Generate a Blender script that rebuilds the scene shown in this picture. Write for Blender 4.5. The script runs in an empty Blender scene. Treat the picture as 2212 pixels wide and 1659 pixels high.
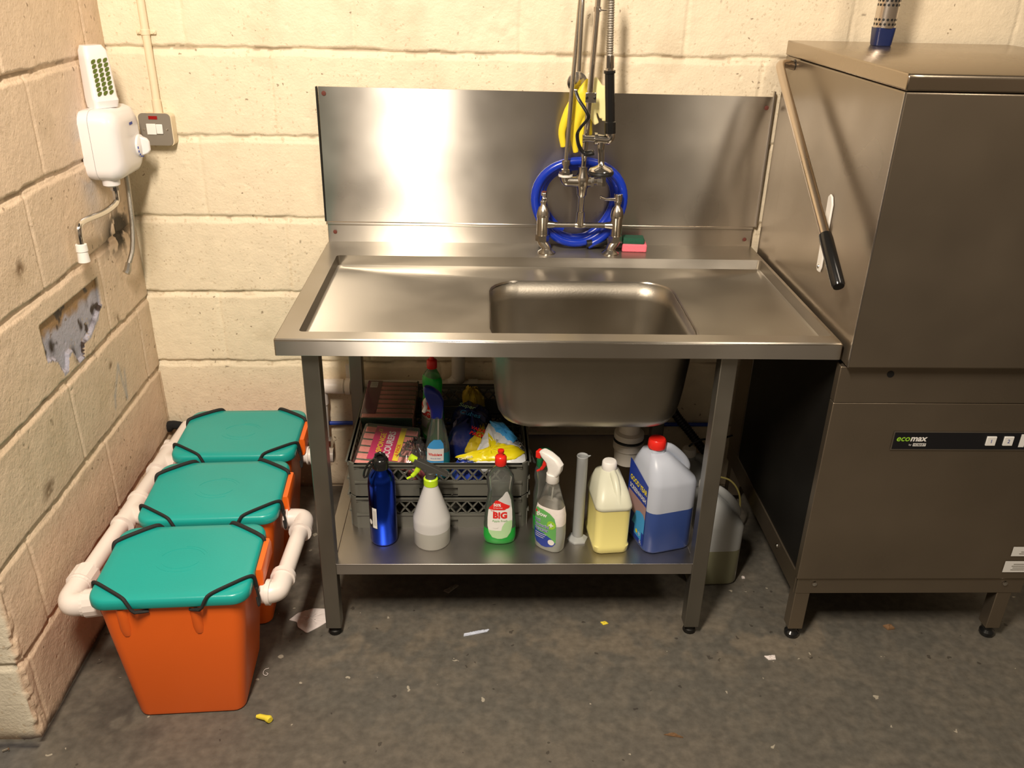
import bpy, math, random
import numpy as np
from mathutils import Vector, Matrix
random.seed(7); rng = np.random.default_rng(7)
C = bpy.context.scene.collection
S = bpy.context.scene
PI = math.pi
# ------------------------------------------------------------------ camera, world, light, exposure
CAM = (1.0464, -2.5807, 1.6556); PITCH, YAW, ROLL, FPX = -0.4519, 0.0397, 0.0238, 1866.8
fwd = Vector((math.sin(YAW)*math.cos(PITCH), math.cos(YAW)*math.cos(PITCH), math.sin(PITCH)))
rgt = Vector((math.cos(YAW), -math.sin(YAW), 0)); upv = rgt.cross(fwd)
r2 = rgt*math.cos(ROLL)+upv*math.sin(ROLL); u2 = -rgt*math.sin(ROLL)+upv*math.cos(ROLL)
cd = bpy.data.cameras.new('camera'); cam = bpy.data.objects.new('camera', cd); C.objects.link(cam)
cam.matrix_world = Matrix(((r2.x, u2.x, -fwd.x, CAM[0]), (r2.y, u2.y, -fwd.y, CAM[1]), (r2.z, u2.z, -fwd.z, CAM[2]), (0, 0, 0, 1)))
cd.sensor_width = 36; cd.lens = 36*FPX/2212; cd.clip_start = .02
S.camera = cam
w = bpy.data.worlds.new('world'); S.world = w; w.use_nodes = True
bg = w.node_tree.nodes['Background']; bg.inputs[1].default_value = 1.0
wn, wl = w.node_tree.nodes, w.node_tree.links
wt = wn.new('ShaderNodeTexCoord'); wsx = wn.new('ShaderNodeSeparateXYZ'); wr = wn.new('ShaderNodeValToRGB'); wm = wn.new('ShaderNodeMapRange')
wm.inputs['From Min'].default_value = -1; wl.new(wt.outputs['Generated'], wsx.inputs[0]); wl.new(wsx.outputs['Z'], wm.inputs['Value']); wl.new(wm.outputs[0], wr.inputs[0]); wl.new(wr.outputs[0], bg.inputs[0])
# dim warm room beyond: dark floor, mid walls, dim ceiling
wr.color_ramp.elements[0].position = .40; wr.color_ramp.elements[0].color = (.045, .036, .027, 1)
wr.color_ramp.elements[1].position = .52; wr.color_ramp.elements[1].color = (.34, .25, .165, 1)
e_ = wr.color_ramp.elements.new(.72); e_.color = (.10, .078, .055, 1)
def lamp(name, loc, tgt, sx, sy, power, col):
    l = bpy.data.lights.new(name, 'AREA'); l.shape = 'RECTANGLE'; l.size = sx; l.size_y = sy; l.energy = power; l.color = col
    o = bpy.data.objects.new(name, l); C.objects.link(o); o.location = loc
    o.rotation_euler = (Vector(tgt)-Vector(loc)).to_track_quat('-Z', 'Y').to_euler(); return o
lamp('ceiling_tube', (.645, -2.15, 2.62), (.85, -.5, .5), .17, .7, 90, (1, .87, .72))
lamp('far_ceiling_lamp', (2.35, -1.5, 2.8), (1.9, -.3, .9), .25, .9, 14, (1, .86, .69))
S.view_settings.view_transform = 'Standard'; S.view_settings.look = 'None'; S.view_settings.gamma = 1
S.view_settings.use_curve_mapping = False
S.view_settings.exposure = 0.0
# a picture coordinate read off on a real plane of the room (x, y or z = v)
def at(px, py, ax, v):
    d = fwd + r2*((px-1106)/FPX) - u2*((py-829.5)/FPX)
    k = 'xyz'.index(ax); t = (v-CAM[k])/d[k]
    return Vector(CAM)+d*t
# ------------------------------------------------------------------ materials
def nm(name):
    m = bpy.data.materials.new(name); m.use_nodes = True; nt = m.node_tree
    return m, nt, nt.nodes, nt.links, nt.nodes['Principled BSDF']
def mat(name, col, rough=.5, metal=0, spec=.5, noise=0, nscale=20, bump=0, bscale=60, coat=0, trans=0, alpha=1, sss=0):
    m, nt, N, L, b = nm(name)
    b.inputs['Base Color'].default_value = (*col, 1); b.inputs['Roughness'].default_value = rough
    b.inputs['Metallic'].default_value = metal; b.inputs['Specular IOR Level'].default_value = spec
    b.inputs['Coat Weight'].default_value = coat; b.inputs['Alpha'].default_value = alpha
    tc = N.new('ShaderNodeTexCoord')
    if noise:
        n = N.new('ShaderNodeTexNoise'); n.inputs['Scale'].default_value = nscale; n.inputs['Detail'].default_value = 5
        L.new(tc.outputs['Object'], n.inputs['Vector'])
        mx = N.new('ShaderNodeMix'); mx.data_type = 'RGBA'; L.new(n.outputs['Fac'], mx.inputs['Factor'])
        mx.inputs['A'].default_value = (*[c*(1-noise) for c in col], 1); mx.inputs['B'].default_value = (*[min(1, c*(1+noise)) for c in col], 1)
        L.new(mx.outputs['Result'], b.inputs['Base Color'])
    if bump:
        n2 = N.new('ShaderNodeTexNoise'); n2.inputs['Scale'].default_value = bscale; n2.inputs['Detail'].default_value = 4
        L.new(tc.outputs['Object'], n2.inputs['Vector'])
        bp = N.new('ShaderNodeBump'); bp.inputs['Strength'].default_value = bump; bp.inputs['Distance'].default_value = .002
        L.new(n2.outputs['Fac'], bp.inputs['Height']); L.new(bp.outputs['Normal'], b.inputs['Normal'])
    return m
def steel(name, col=(.55, .51, .46), rough=.3, metal=1, aniso=.0, smudge=.25, stretch=(3, 60, 60), bump=.08, arot=0, axis='Z'):
    m, nt, N, L, b = nm(name)
    b.inputs['Metallic'].default_value = metal
    tc = N.new('ShaderNodeTexCoord')
    n = N.new('ShaderNodeTexNoise'); n.inputs['Scale'].default_value = 4.5; n.inputs['Detail'].default_value = 2.5; n.inputs['Roughness'].default_value = .5
    L.new(tc.outputs['Object'], n.inputs['Vector'])
    cr = N.new('ShaderNodeMix'); cr.data_type = 'RGBA'
    cr.inputs['A'].default_value = (*[c*(1-smudge) for c in col], 1); cr.inputs['B'].default_value = (*[min(1, c*(1+smudge)) for c in col], 1)
    L.new(n.outputs['Fac'], cr.inputs['Factor']); L.new(cr.outputs['Result'], b.inputs['Base Color'])
    rr_ = N.new('ShaderNodeMapRange'); rr_.inputs['From Min'].default_value = .2; rr_.inputs['From Max'].default_value = .8
    rr_.inputs['To Min'].default_value = rough*.8; rr_.inputs['To Max'].default_value = rough*1.25
    L.new(n.outputs['Fac'], rr_.inputs['Value']); L.new(rr_.outputs['Result'], b.inputs['Roughness'])
    mp = N.new('ShaderNodeMapping'); mp.inputs['Scale'].default_value = stretch
    L.new(tc.outputs['Object'], mp.inputs['Vector'])
    n2 = N.new('ShaderNodeTexNoise'); n2.inputs['Scale'].default_value = 6; n2.inputs['Detail'].default_value = 3
    L.new(mp.outputs['Vector'], n2.inputs['Vector'])
    bp = N.new('ShaderNodeBump'); bp.inputs['Strength'].default_value = bump; bp.inputs['Distance'].default_value = .0012
    L.new(n2.outputs['Fac'], bp.inputs['Height']); L.new(bp.outputs['Normal'], b.inputs['Normal'])
    if aniso:
        tg = N.new('ShaderNodeCombineXYZ'); tv = {'X': (1, 0, 0), 'Y': (0, 1, 0), 'Z': (0, 0, 1)}[axis]
        for i_ in range(3): tg.inputs[i_].default_value = tv[i_]
        vt = N.new('ShaderNodeVectorTransform'); vt.vector_type = 'VECTOR'; vt.convert_from = 'OBJECT'; vt.convert_to = 'WORLD'
        L.new(tg.outputs[0], vt.inputs[0]); b.inputs['Anisotropic'].default_value = aniso
        L.new(vt.outputs[0], b.inputs['Tangent'])
    return m
def frosted(name, col, clear=.25, rough=.35, glow=.22):
    """milky HDPE: diffuse + translucent with a soft gloss, partly see-through"""
    m, nt, N, L, b = nm(name); N.remove(b)
    out = N['Material Output']
    d = N.new('ShaderNodeBsdfDiffuse'); t = N.new('ShaderNodeBsdfTranslucent'); g = N.new('ShaderNodeBsdfGlossy'); tr = N.new('ShaderNodeBsdfTransparent')
    for x in (d, t): x.inputs['Color'].default_value = (*col, 1)
    tr.inputs['Color'].default_value = (*[min(1, c*.5+.5) for c in col], 1)
    g.inputs['Roughness'].default_value = rough
    m1 = N.new('ShaderNodeMixShader'); m1.inputs[0].default_value = glow; L.new(d.outputs[0], m1.inputs[1]); L.new(t.outputs[0], m1.inputs[2])
    m2 = N.new('ShaderNodeMixShader'); m2.inputs[0].default_value = clear; L.new(m1.outputs[0], m2.inputs[1]); L.new(tr.outputs[0], m2.inputs[2])
    fr = N.new('ShaderNodeFresnel'); fr.inputs[0].default_value = 1.45
    m3 = N.new('ShaderNodeMixShader'); L.new(fr.outputs[0], m3.inputs[0]); L.new(m2.outputs[0], m3.inputs[1]); L.new(g.outputs[0], m3.inputs[2])
    L.new(m3.outputs[0], out.inputs['Surface']); return m
def clearp(name, col=(.93, .96, .94), rough=.08, body=.07):
    return frosted(name, col, clear=1-body, rough=rough, glow=.3)
# painted blockwork and floor read colour from the mesh's own paint attribute
def painted(name, rough, bs, bd, spec=.35, detail=(.88, 1.08), nsc=35, specks=()):
    m, nt, N, L, b = nm(name)
    at_ = N.new('ShaderNodeAttribute'); at_.attribute_name = 'paint'
    tc = N.new('ShaderNodeTexCoord')
    n = N.new('ShaderNodeTexNoise'); n.inputs['Scale'].default_value = nsc; n.inputs['Detail'].default_value = 8; L.new(tc.outputs['Object'], n.inputs['Vector'])
    mr = N.new('ShaderNodeMapRange'); mr.inputs['From Min'].default_value = .3; mr.inputs['From Max'].default_value = .7
    mr.inputs['To Min'].default_value = detail[0]; mr.inputs['To Max'].default_value = detail[1]; L.new(n.outputs['Fac'], mr.inputs['Value'])
    vm = N.new('ShaderNodeVectorMath'); vm.operation = 'SCALE'; L.new(at_.outputs['Color'], vm.inputs[0]); L.new(mr.outputs['Result'], vm.inputs['Scale'])
    cout = vm.outputs['Vector']; dents = None
    for sc_, thr, pick, msc, mth, col_, amt in specks:
        vo = N.new('ShaderNodeTexVoronoi'); vo.inputs['Scale'].default_value = sc_
        dn = N.new('ShaderNodeTexNoise'); dn.inputs['Scale'].default_value = sc_*1.6; L.new(tc.outputs['Object'], dn.inputs['Vector'])
        av = N.new('ShaderNodeVectorMath'); av.operation = 'SCALE'; av.inputs['Scale'].default_value = .9/sc_; L.new(dn.outputs['Color'], av.inputs[0])
        ad = N.new('ShaderNodeVectorMath'); L.new(tc.outputs['Object'], ad.inputs[0]); L.new(av.outputs[0], ad.inputs[1]); L.new(ad.outputs[0], vo.inputs['Vector'])
        def mth_(op, a, b_=None):
            q_ = N.new('ShaderNodeMath'); q_.operation = op
            for i_, v_ in enumerate((a, b_)):
                if v_ is None: continue
                if isinstance(v_, (int, float)): q_.inputs[i_].default_value = v_
                else: L.new(v_, q_.inputs[i_])
            return q_.outputs[0]
        sx_ = N.new('ShaderNodeSeparateXYZ'); L.new(vo.outputs['Color'], sx_.inputs[0])
        mn = N.new('ShaderNodeTexNoise'); mn.inputs['Scale'].default_value = msc; mn.inputs['Detail'].default_value = 3; L.new(tc.outputs['Object'], mn.inputs['Vector'])
        size_ = mth_('MULTIPLY', sx_.outputs['Y'], thr)
        a_ = mth_('MULTIPLY', mth_('LESS_THAN', vo.outputs['Distance'], size_), mth_('GREATER_THAN', sx_.outputs['X'], pick))
        a_ = mth_('MULTIPLY', a_, mth_('GREATER_THAN', mn.outputs['Fac'], mth)); a2 = mth_('MULTIPLY', a_, amt)
        mx = N.new('ShaderNodeMix'); mx.data_type = 'RGBA'; L.new(a2, mx.inputs['Factor']); L.new(cout, mx.inputs['A']); mx.inputs['B'].default_value = (*col_, 1); cout = mx.outputs['Result']
        dents = a_ if dents is None else mth_('MAXIMUM', dents, a_)
    L.new(cout, b.inputs['Base Color'])
    b.inputs['Roughness'].default_value = rough; b.inputs['Specular IOR Level'].default_value = spec
    n2 = N.new('ShaderNodeTexNoise'); n2.inputs['Scale'].default_value = bs; n2.inputs['Detail'].default_value = 5; n2.inputs['Roughness'].default_value = .6
    L.new(tc.outputs['Object'], n2.inputs['Vector'])
    bp = N.new('ShaderNodeBump'); bp.inputs['Strength'].default_value = .8; bp.inputs['Distance'].default_value = bd
    hh = n2.outputs['Fac']
    if dents is not None: hh = mth_('SUBTRACT', hh, mth_('MULTIPLY', dents, .9))
    L.new(hh, bp.inputs['Height']); L.new(bp.outputs['Normal'], b.inputs['Normal'])
    return m
M = dict(
    wall=painted('painted_blockwork', .5, 130, .0022, detail=(.95, 1.04), nsc=20, specks=((46, .27, .60, 4, .545, (.20, .135, .08), .7), (80, .42, .5, 3, .47, (.55, .42, .27), .45))),
    floor=painted('worn_concrete_floor', .5, 75, .0012, spec=.4, detail=(.80, 1.2), nsc=45, specks=((40, .26, .75, 5, .52, (.025, .02, .016), .6), (26, .16, .78, 4, .45, (.42, .38, .30), .8))),
    steel=steel('brushed_steel', rough=.34, smudge=.12),
    steelv=steel('brushed_steel_splash', col=(.52, .49, .445), aniso=.99, rough=.30, smudge=.16, stretch=(2, 2, 1), bump=.0),
    steelt=steel('worn_steel_worktop', col=(.42, .39, .34), rough=.33, aniso=.85, axis='Y', smudge=.12, stretch=(4, 20, 20), bump=.03),
    steelb=steel('bowl_steel', col=(.33, .30, .25), rough=.36, smudge=.22, stretch=(30, 30, 30), bump=.15),
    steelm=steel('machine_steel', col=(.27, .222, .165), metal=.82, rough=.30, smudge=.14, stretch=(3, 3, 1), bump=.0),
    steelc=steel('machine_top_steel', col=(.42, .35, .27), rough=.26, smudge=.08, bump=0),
    steeld=steel('dull_leg_steel', col=(.30, .285, .25), rough=.42, smudge=.25, stretch=(40, 40, 3), bump=.08),
    shelf=steel('shelf_steel', col=(.50, .475, .45), rough=.38, smudge=.3, stretch=(12, 12, 12), bump=.12),
    chrome=steel('chrome', col=(.72, .70, .67), rough=.12, smudge=.05, bump=0),
    nickel=steel('worn_nickel', col=(.50, .47, .42), rough=.24, smudge=.25, stretch=(40, 40, 40), bump=.1),
    braid=steel('braided_steel', col=(.45, .42, .37), rough=.35, stretch=(80, 80, 200), bump=1.0),
    darkmetal=mat('dark_panel', (.016, .015, .013), .5, .5, noise=.3, nscale=12),
    black=mat('black_rubber', (.012, .012, .012), .38),
    blackg=mat('black_gloss_plastic', (.010, .010, .010), .2),
    cord=mat('black_elastic_cord', (.014, .014, .013), .75, bump=.4, bscale=400),
    pvc=mat('white_pvc', (.80, .73, .68), .3, noise=.06, nscale=9),
    pvcs=mat('grubby_white_pvc', (.62, .58, .52), .35, noise=.15, nscale=12),
    heater=mat('glossy_white_plastic', (.80, .77, .77), .22),
    white=mat('white_plastic', (.82, .80, .76), .35),
    cream=mat('cream_paint', (.80, .67, .47), .5, bump=.3, bscale=80),
    teal=mat('teal_plastic', (.012, .35, .31), .3, noise=.08, nscale=6, bump=.08, bscale=250),
    orange=mat('orange_plastic', (.88, .145, .012), .33, noise=.06, nscale=4),
    blueh=mat('blue_hose_rubber', (.006, .035, .42), .25),
    bluep=mat('blue_water_pipe', (.015, .06, .45), .35),
    glove=mat('yellow_rubber', (.85, .68, .03), .45),
    glovep=mat('pale_yellow_rubber', (.85, .78, .38), .5),
    crate=mat('grey_rack_plastic', (.105, .105, .088), .5, noise=.12, nscale=14),
    sponge=mat('pink_sponge', (.78, .30, .27), .9, noise=.15, nscale=180, bump=.8, bscale=300),
    spongeb=mat('bright_pink_sponge', (.85, .18, .24), .9, noise=.1, nscale=180, bump=.8, bscale=300),
    scour=mat('green_scourer', (.014, .085, .048), .95, noise=.3, nscale=250, bump=1, bscale=400),
    film=clearp('clear_film', (.95, .95, .95), .12, .05),
    clear=clearp('clear_bottle_plastic', (.80, .84, .80), .07, .10),
    hdpe=frosted('milky_plastic', (.86, .86, .85), .12),
    hdpeb=frosted('blue_tinted_plastic', (.66, .72, .84), .12),
    hdpey=frosted('yellowish_plastic', (.86, .87, .70), .12),
    hdpeg=frosted('grey_milky_plastic', (.50, .52, .52), .15),
    cyl=frosted('cylinder_plastic', (.70, .73, .74), .45),
    liqw=frosted('cloudy_water', (.55, .55, .50), .05),
    liqy=frosted('yellow_liquid', (.95, .86, .32), .0),
    liqb=frosted('blue_liquid', (.05, .10, .36), .0),
    liqg=frosted('green_liquid', (.01, .50, .05), .08),
    liqt=frosted('teal_liquid', (.02, .25, .28), .2),
    liqo=frosted('olive_liquid', (.24, .24, .15), .0),
    liqc=frosted('pale_foamy_liquid', (.52, .55, .50), .15),
    foam=mat('white_foam', (.82, .76, .72), .8, bump=.4, bscale=120),
    red=mat('red_plastic', (.72, .02, .012), .3),
    lime=mat('lime_plastic', (.50, .75, .02), .35),
    dgrey=mat('dark_grey_plastic', (.055, .055, .05), .4),
    green=mat('green_plastic', (.01, .16, .05), .35),
    navy=mat('navy_plastic', (.006, .02, .28), .3),
    flask=steel('blue_anodised', col=(.012, .05, .50), rough=.2, smudge=.1, stretch=(60, 60, 60), bump=.1),
    greyp=mat('grey_metal_switch', (.26, .23, .19), .4, .3),
    neon=mat('red_lens', (.28, .004, .004), .2),
    paper=mat('paper_scrap', (.72, .66, .64), .8, noise=.1, nscale=40),
    paperb=mat('pale_blue_paper', (.55, .60, .72), .8),
    yscrap=mat('yellow_foam', (.80, .66, .05), .7),
    brown=mat('brown_crumb', (.20, .11, .05), .8),
    mould=mat('black_foam_lagging', (.008, .008, .008), .95, bump=1, bscale=150),
    lab_white=mat('label_white', (.80, .79, .76), .45), lab_red=mat('label_red', (.70, .02, .015), .4),
    lab_blue=mat('label_blue', (.015, .045, .33), .4), lab_sky=mat('label_sky_blue', (.06, .35, .75), .4),
    lab_green=mat('label_green', (.13, .42, .11), .4), lab_lgreen=mat('label_light_green', (.42, .66, .35), .4),
    lab_lime=mat('label_lime', (.30, .60, .04), .4), lab_pink=mat('label_magenta', (.58, .02, .14), .4),
    lab_yellow=mat('label_yellow', (.85, .70, .02), .4), lab_black=mat('label_black', (.008, .008, .01), .35),
    lab_mauve=mat('label_mauve', (.38, .24, .24), .4), lab_maroon=mat('label_maroon', (.12, .008, .03), .3),
    fresh=mat('olive_gel', (.10, .14, .02), .5), bag_dark=mat('dark_blue_bag', (.012, .025, .16), .25, noise=.4, nscale=25, bump=.8, bscale=60),
    bag_white=mat('white_packet', (.74, .76, .78), .25, bump=.6, bscale=50), rust=mat('rust', (.12, .03, .02), .8),
    pinkbag=mat('pink_cloth', (.62, .16, .18), .6, bump=.8, bscale=60))
# ------------------------------------------------------------------ mesh helpers
class MB:
    def __init__(s): s.v = []; s.f = []; s.X = Matrix.Identity(4)
    def add(s, vs, fs):
        n = len(s.v); s.v += [tuple(s.X @ Vector(v)) for v in vs]; s.f += [tuple(n+i for i in f) for f in fs]; return s
    def box(s, a, b):
        x0, y0, z0 = a; x1, y1, z1 = b
        return s.add([(x0, y0, z0), (x1, y0, z0), (x1, y1, z0), (x0, y1, z0), (x0, y0, z1), (x1, y0, z1), (x1, y1, z1), (x0, y1, z1)],
                     [(0, 3, 2, 1), (4, 5, 6, 7), (0, 1, 5, 4), (1, 2, 6, 5), (2, 3, 7, 6), (3, 0, 4, 7)])
    def loft(s, secs, cap0=True, cap1=True):
        n = len(secs[0]); vs = [p for sec in secs for p in sec]; fs = []
        for i in range(len(secs)-1):
            for j in range(n):
                a = i*n+j; b = i*n+(j+1) % n; fs.append((a, b, b+n, a+n))
        if cap0: fs.append(tuple(range(n-1, -1, -1)))
        if cap1: fs.append(tuple((len(secs)-1)*n+j for j in range(n)))
        return s.add(vs, fs)
    def tube(s, path, r, n=14, cap=True, flat=1.0):
        P = [Vector(p) for p in path]; R = r if isinstance(r, (list, tuple)) else [r]*len(P)
        secs = []; t = (P[1]-P[0]).normalized(); a = Vector((0, 0, 1)) if abs(t.z) < .9 else Vector((0, 1, 0))
        u = t.cross(a).normalized()
        for i, p in enumerate(P):
            if i == 0: t = (P[1]-P[0])
            elif i == len(P)-1: t = (P[-1]-P[-2])
            else: t = (P[i+1]-p).normalized()+(p-P[i-1]).normalized()
            t = t.normalized() if t.length > 1e-9 else Vector((0, 0, 1))
            u = (u-t*u.dot(t)); u = u.normalized() if u.length > 1e-9 else t.orthogonal().normalized(); v = t.cross(u)
            secs.append([p+R[i]*(math.cos(2*PI*k/n)*u+flat*math.sin(2*PI*k/n)*v) for k in range(n)])
        return s.loft(secs, cap, cap)
    def lathe(s, prof, c=(0, 0, 0), n=28, axis=(0, 0, 1)):
        A = Vector(axis).normalized(); q = Vector((0, 0, 1)).rotation_difference(A).to_matrix(); c = Vector(c)
        secs = [[c+q @ Vector((r*math.cos(2*PI*k/n), r*math.sin(2*PI*k/n), z)) for k in range(n)] for r, z in prof]
        return s.loft(secs, prof[0][0] > 1e-6, prof[-1][0] > 1e-6)
    def prism(s, pts, f0, f1):
        """2D outline pts between two mappings"""
        a = [f0(p) for p in pts]; b = [f1(p) for p in pts]
        return s.loft([a, b])
def rr(cx, cy, w, d, r, n=5):
    r = min(r, w/2-1e-5, d/2-1e-5); o = []
    for qx, qy, a0 in ((1, 1, 0), (-1, 1, 90), (-1, -1, 180), (1, -1, 270)):
        for k in range(n+1):
            a = math.radians(a0+90*k/n); o.append((cx+qx*(w/2-r)+r*math.cos(a), cy+qy*(d/2-r)+r*math.sin(a)))
    return o
def sec(z, cx, cy, w, d, r, n=5): return [(x, y, z) for x, y in rr(cx, cy, w, d, r, n)]
def smooth(P, k=6):
    P = [Vector(p) for p in P]; o = []
    Q = [2*P[0]-P[1]]+P+[2*P[-1]-P[-2]]
    for i in range(1, len(Q)-2):
        for j in range(k):
            t = j/k; a, b, c, d = Q[i-1:i+3]
            o.append(.5*((2*b)+(-a+c)*t+(2*a-5*b+4*c-d)*t*t+(-a+3*b-3*c+d)*t**3))
    return o+[P[-1]]
def tag(o, label=None, cat=None, group=None, kind=None):
    if label: o['label'] = label
    if cat: o['category'] = cat
    if group: o['group'] = group
    if kind: o['kind'] = kind
    return o
def thing(name, label, cat, loc=(0, 0, 0), rot=0, group=None):
    o = bpy.data.objects.new(name, None); C.objects.link(o); o.empty_display_size = .05
    o.location = loc; o.rotation_euler = (0, 0, rot) if not isinstance(rot, tuple) else rot
    return tag(o, label, cat, group)
def obj(name, mb, m, parent=None, world=False, bevel=0, seg=2, smooth_=True, angle=40, label=None, solid=0, sub=0):
    me = bpy.data.meshes.new(name)
    me.from_pydata([tuple(v) for v in mb.v], [], mb.f); me.validate(); me.update()
    me.materials.append(M[m] if isinstance(m, str) else m)
    if smooth_:
        me.shade_smooth(); me.set_sharp_from_angle(angle=math.radians(angle))
    o = bpy.data.objects.new(name, me); C.objects.link(o)
    if parent is not None:
        o.parent = parent
        if world:
            p = parent; Mx = Matrix.Identity(4)
            while p is not None:
                Mx = (p.matrix_parent_inverse @ Matrix.LocRotScale(p.location, p.rotation_euler, p.scale)) @ Mx; p = p.parent
            o.matrix_parent_inverse = Mx.inverted()
    if solid:
        s_ = o.modifiers.new('solid', 'SOLIDIFY'); s_.thickness = solid; s_.offset = 0
    if bevel:
        b = o.modifiers.new('bevel', 'BEVEL'); b.width = bevel; b.segments = seg; b.limit_method = 'ANGLE'; b.angle_limit = math.radians(40); b.harden_normals = False
    if sub:
        b = o.modifiers.new('sub', 'SUBSURF'); b.levels = b.render_levels = sub
    if label: o['label'] = label
    return o
def text(s, size, u, v, f, m, parent, name='lettering', world=False, bold=0.0, off=.0006, rot=0, shear=0, ext=.0, xs=1.0, align='CENTER'):
    cu = bpy.data.curves.new('t', 'FONT'); cu.body = s; cu.size = size; cu.align_x = align; cu.align_y = 'CENTER'
    cu.offset = bold*size; cu.shear = shear; cu.resolution_u = 3
    to = bpy.data.objects.new('t', cu); C.objects.link(to)
    dg = bpy.context.evaluated_depsgraph_get(); dg.update()
    me = bpy.data.meshes.new_from_object(to.evaluated_get(dg)); bpy.data.objects.remove(to)
    cr, sr = math.cos(rot), math.sin(rot); mb = MB()
    mb.v = [tuple(f(u+xs*p.co.x*cr-p.co.y*sr, v+xs*p.co.x*sr+p.co.y*cr, off)) for p in me.vertices]
    mb.f = [tuple(p.vertices) for p in me.polygons]
    bpy.data.meshes.remove(me)
    return obj(name, mb, m, parent, world, smooth_=False)
def decal(rows, f, m, parent, name='label', nu=12, off=.0004, world=False):
    """rows: list of (v, u0, u1)"""
    mb = MB(); vs = []; fs = []
    for v, a, b in rows:
        for k in range(nu+1): vs.append(f(a+(b-a)*k/nu, v, off))
    for i in range(len(rows)-1):
        for k in range(nu):
            p = i*(nu+1)+k; fs.append((p, p+1, p+nu+2, p+nu+1))
    mb.v = [tuple(v) for v in vs]; mb.f = fs
    return obj(name, mb, m, parent, world)
def oval(cu_, cv, ru, rv, n=12, ru_top=None):
    o = []
    for i in range(n+1):
        a = -PI/2+PI*i/n; k = math.cos(a)
        o.append((cv+rv*math.sin(a), cu_-ru*k, cu_+ru*k))
    return o
def rect(u0, v0, u1, v1): return [(v0, u0, u1), (v1, u0, u1)]
# value noise
def vnoise(x, y, sc, seed):
    r = np.random.default_rng(seed); G = r.random((256, 256))
    X = x*sc; Y = y*sc; xi = np.floor(X).astype(int); yi = np.floor(Y).astype(int); fx = X-xi; fy = Y-yi
    fx = fx*fx*(3-2*fx); fy = fy*fy*(3-2*fy); g = lambda i, j: G[i % 256, j % 256]
    return (g(xi, yi)*(1-fx)+g(xi+1, yi)*fx)*(1-fy)+(g(xi, yi+1)*(1-fx)+g(xi+1, yi+1)*fx)*fy
def fbm(x, y, sc, seed, o=4):
    return sum(vnoise(x, y, sc*2**i, seed+i)*.5**i for i in range(o))/sum(.5**i for i in range(o))
def gridmesh(name, P, col, m):
    ny, nx = P.shape[:2]; me = bpy.data.meshes.new(name)
    idx = np.arange(nx*ny).reshape(ny, nx)
    F = np.stack([idx[:-1, :-1], idx[:-1, 1:], idx[1:, 1:], idx[1:, :-1]], -1).reshape(-1, 4)
    me.vertices.add(nx*ny); me.vertices.foreach_set('co', P.reshape(-1).astype(np.float32))
    me.loops.add(F.size); me.loops.foreach_set('vertex_index', F.reshape(-1).astype(np.int32))
    me.polygons.add(len(F)); me.polygons.foreach_set('loop_start', np.arange(0, F.size, 4, dtype=np.int32))
    me.polygons.foreach_set('loop_total', np.full(len(F), 4, dtype=np.int32))
    me.update(calc_edges=True); me.validate()
    a = me.color_attributes.new('paint', 'FLOAT_COLOR', 'POINT')
    c4 = np.concatenate([np.clip(col, 0, 1), np.ones((ny, nx, 1))], -1); a.data.foreach_set('color', c4.reshape(-1).astype(np.float32))
    me.shade_smooth(); me.materials.append(M[m]); o = bpy.data.objects.new(name, me); C.objects.link(o); return o
def mixc(col, mask, c): return col*(1-mask[..., None])+np.array(c)*mask[..., None]
def sstep(a, b, x): t = np.clip((x-a)/(b-a), 0, 1); return t*t*(3-2*t)
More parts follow.
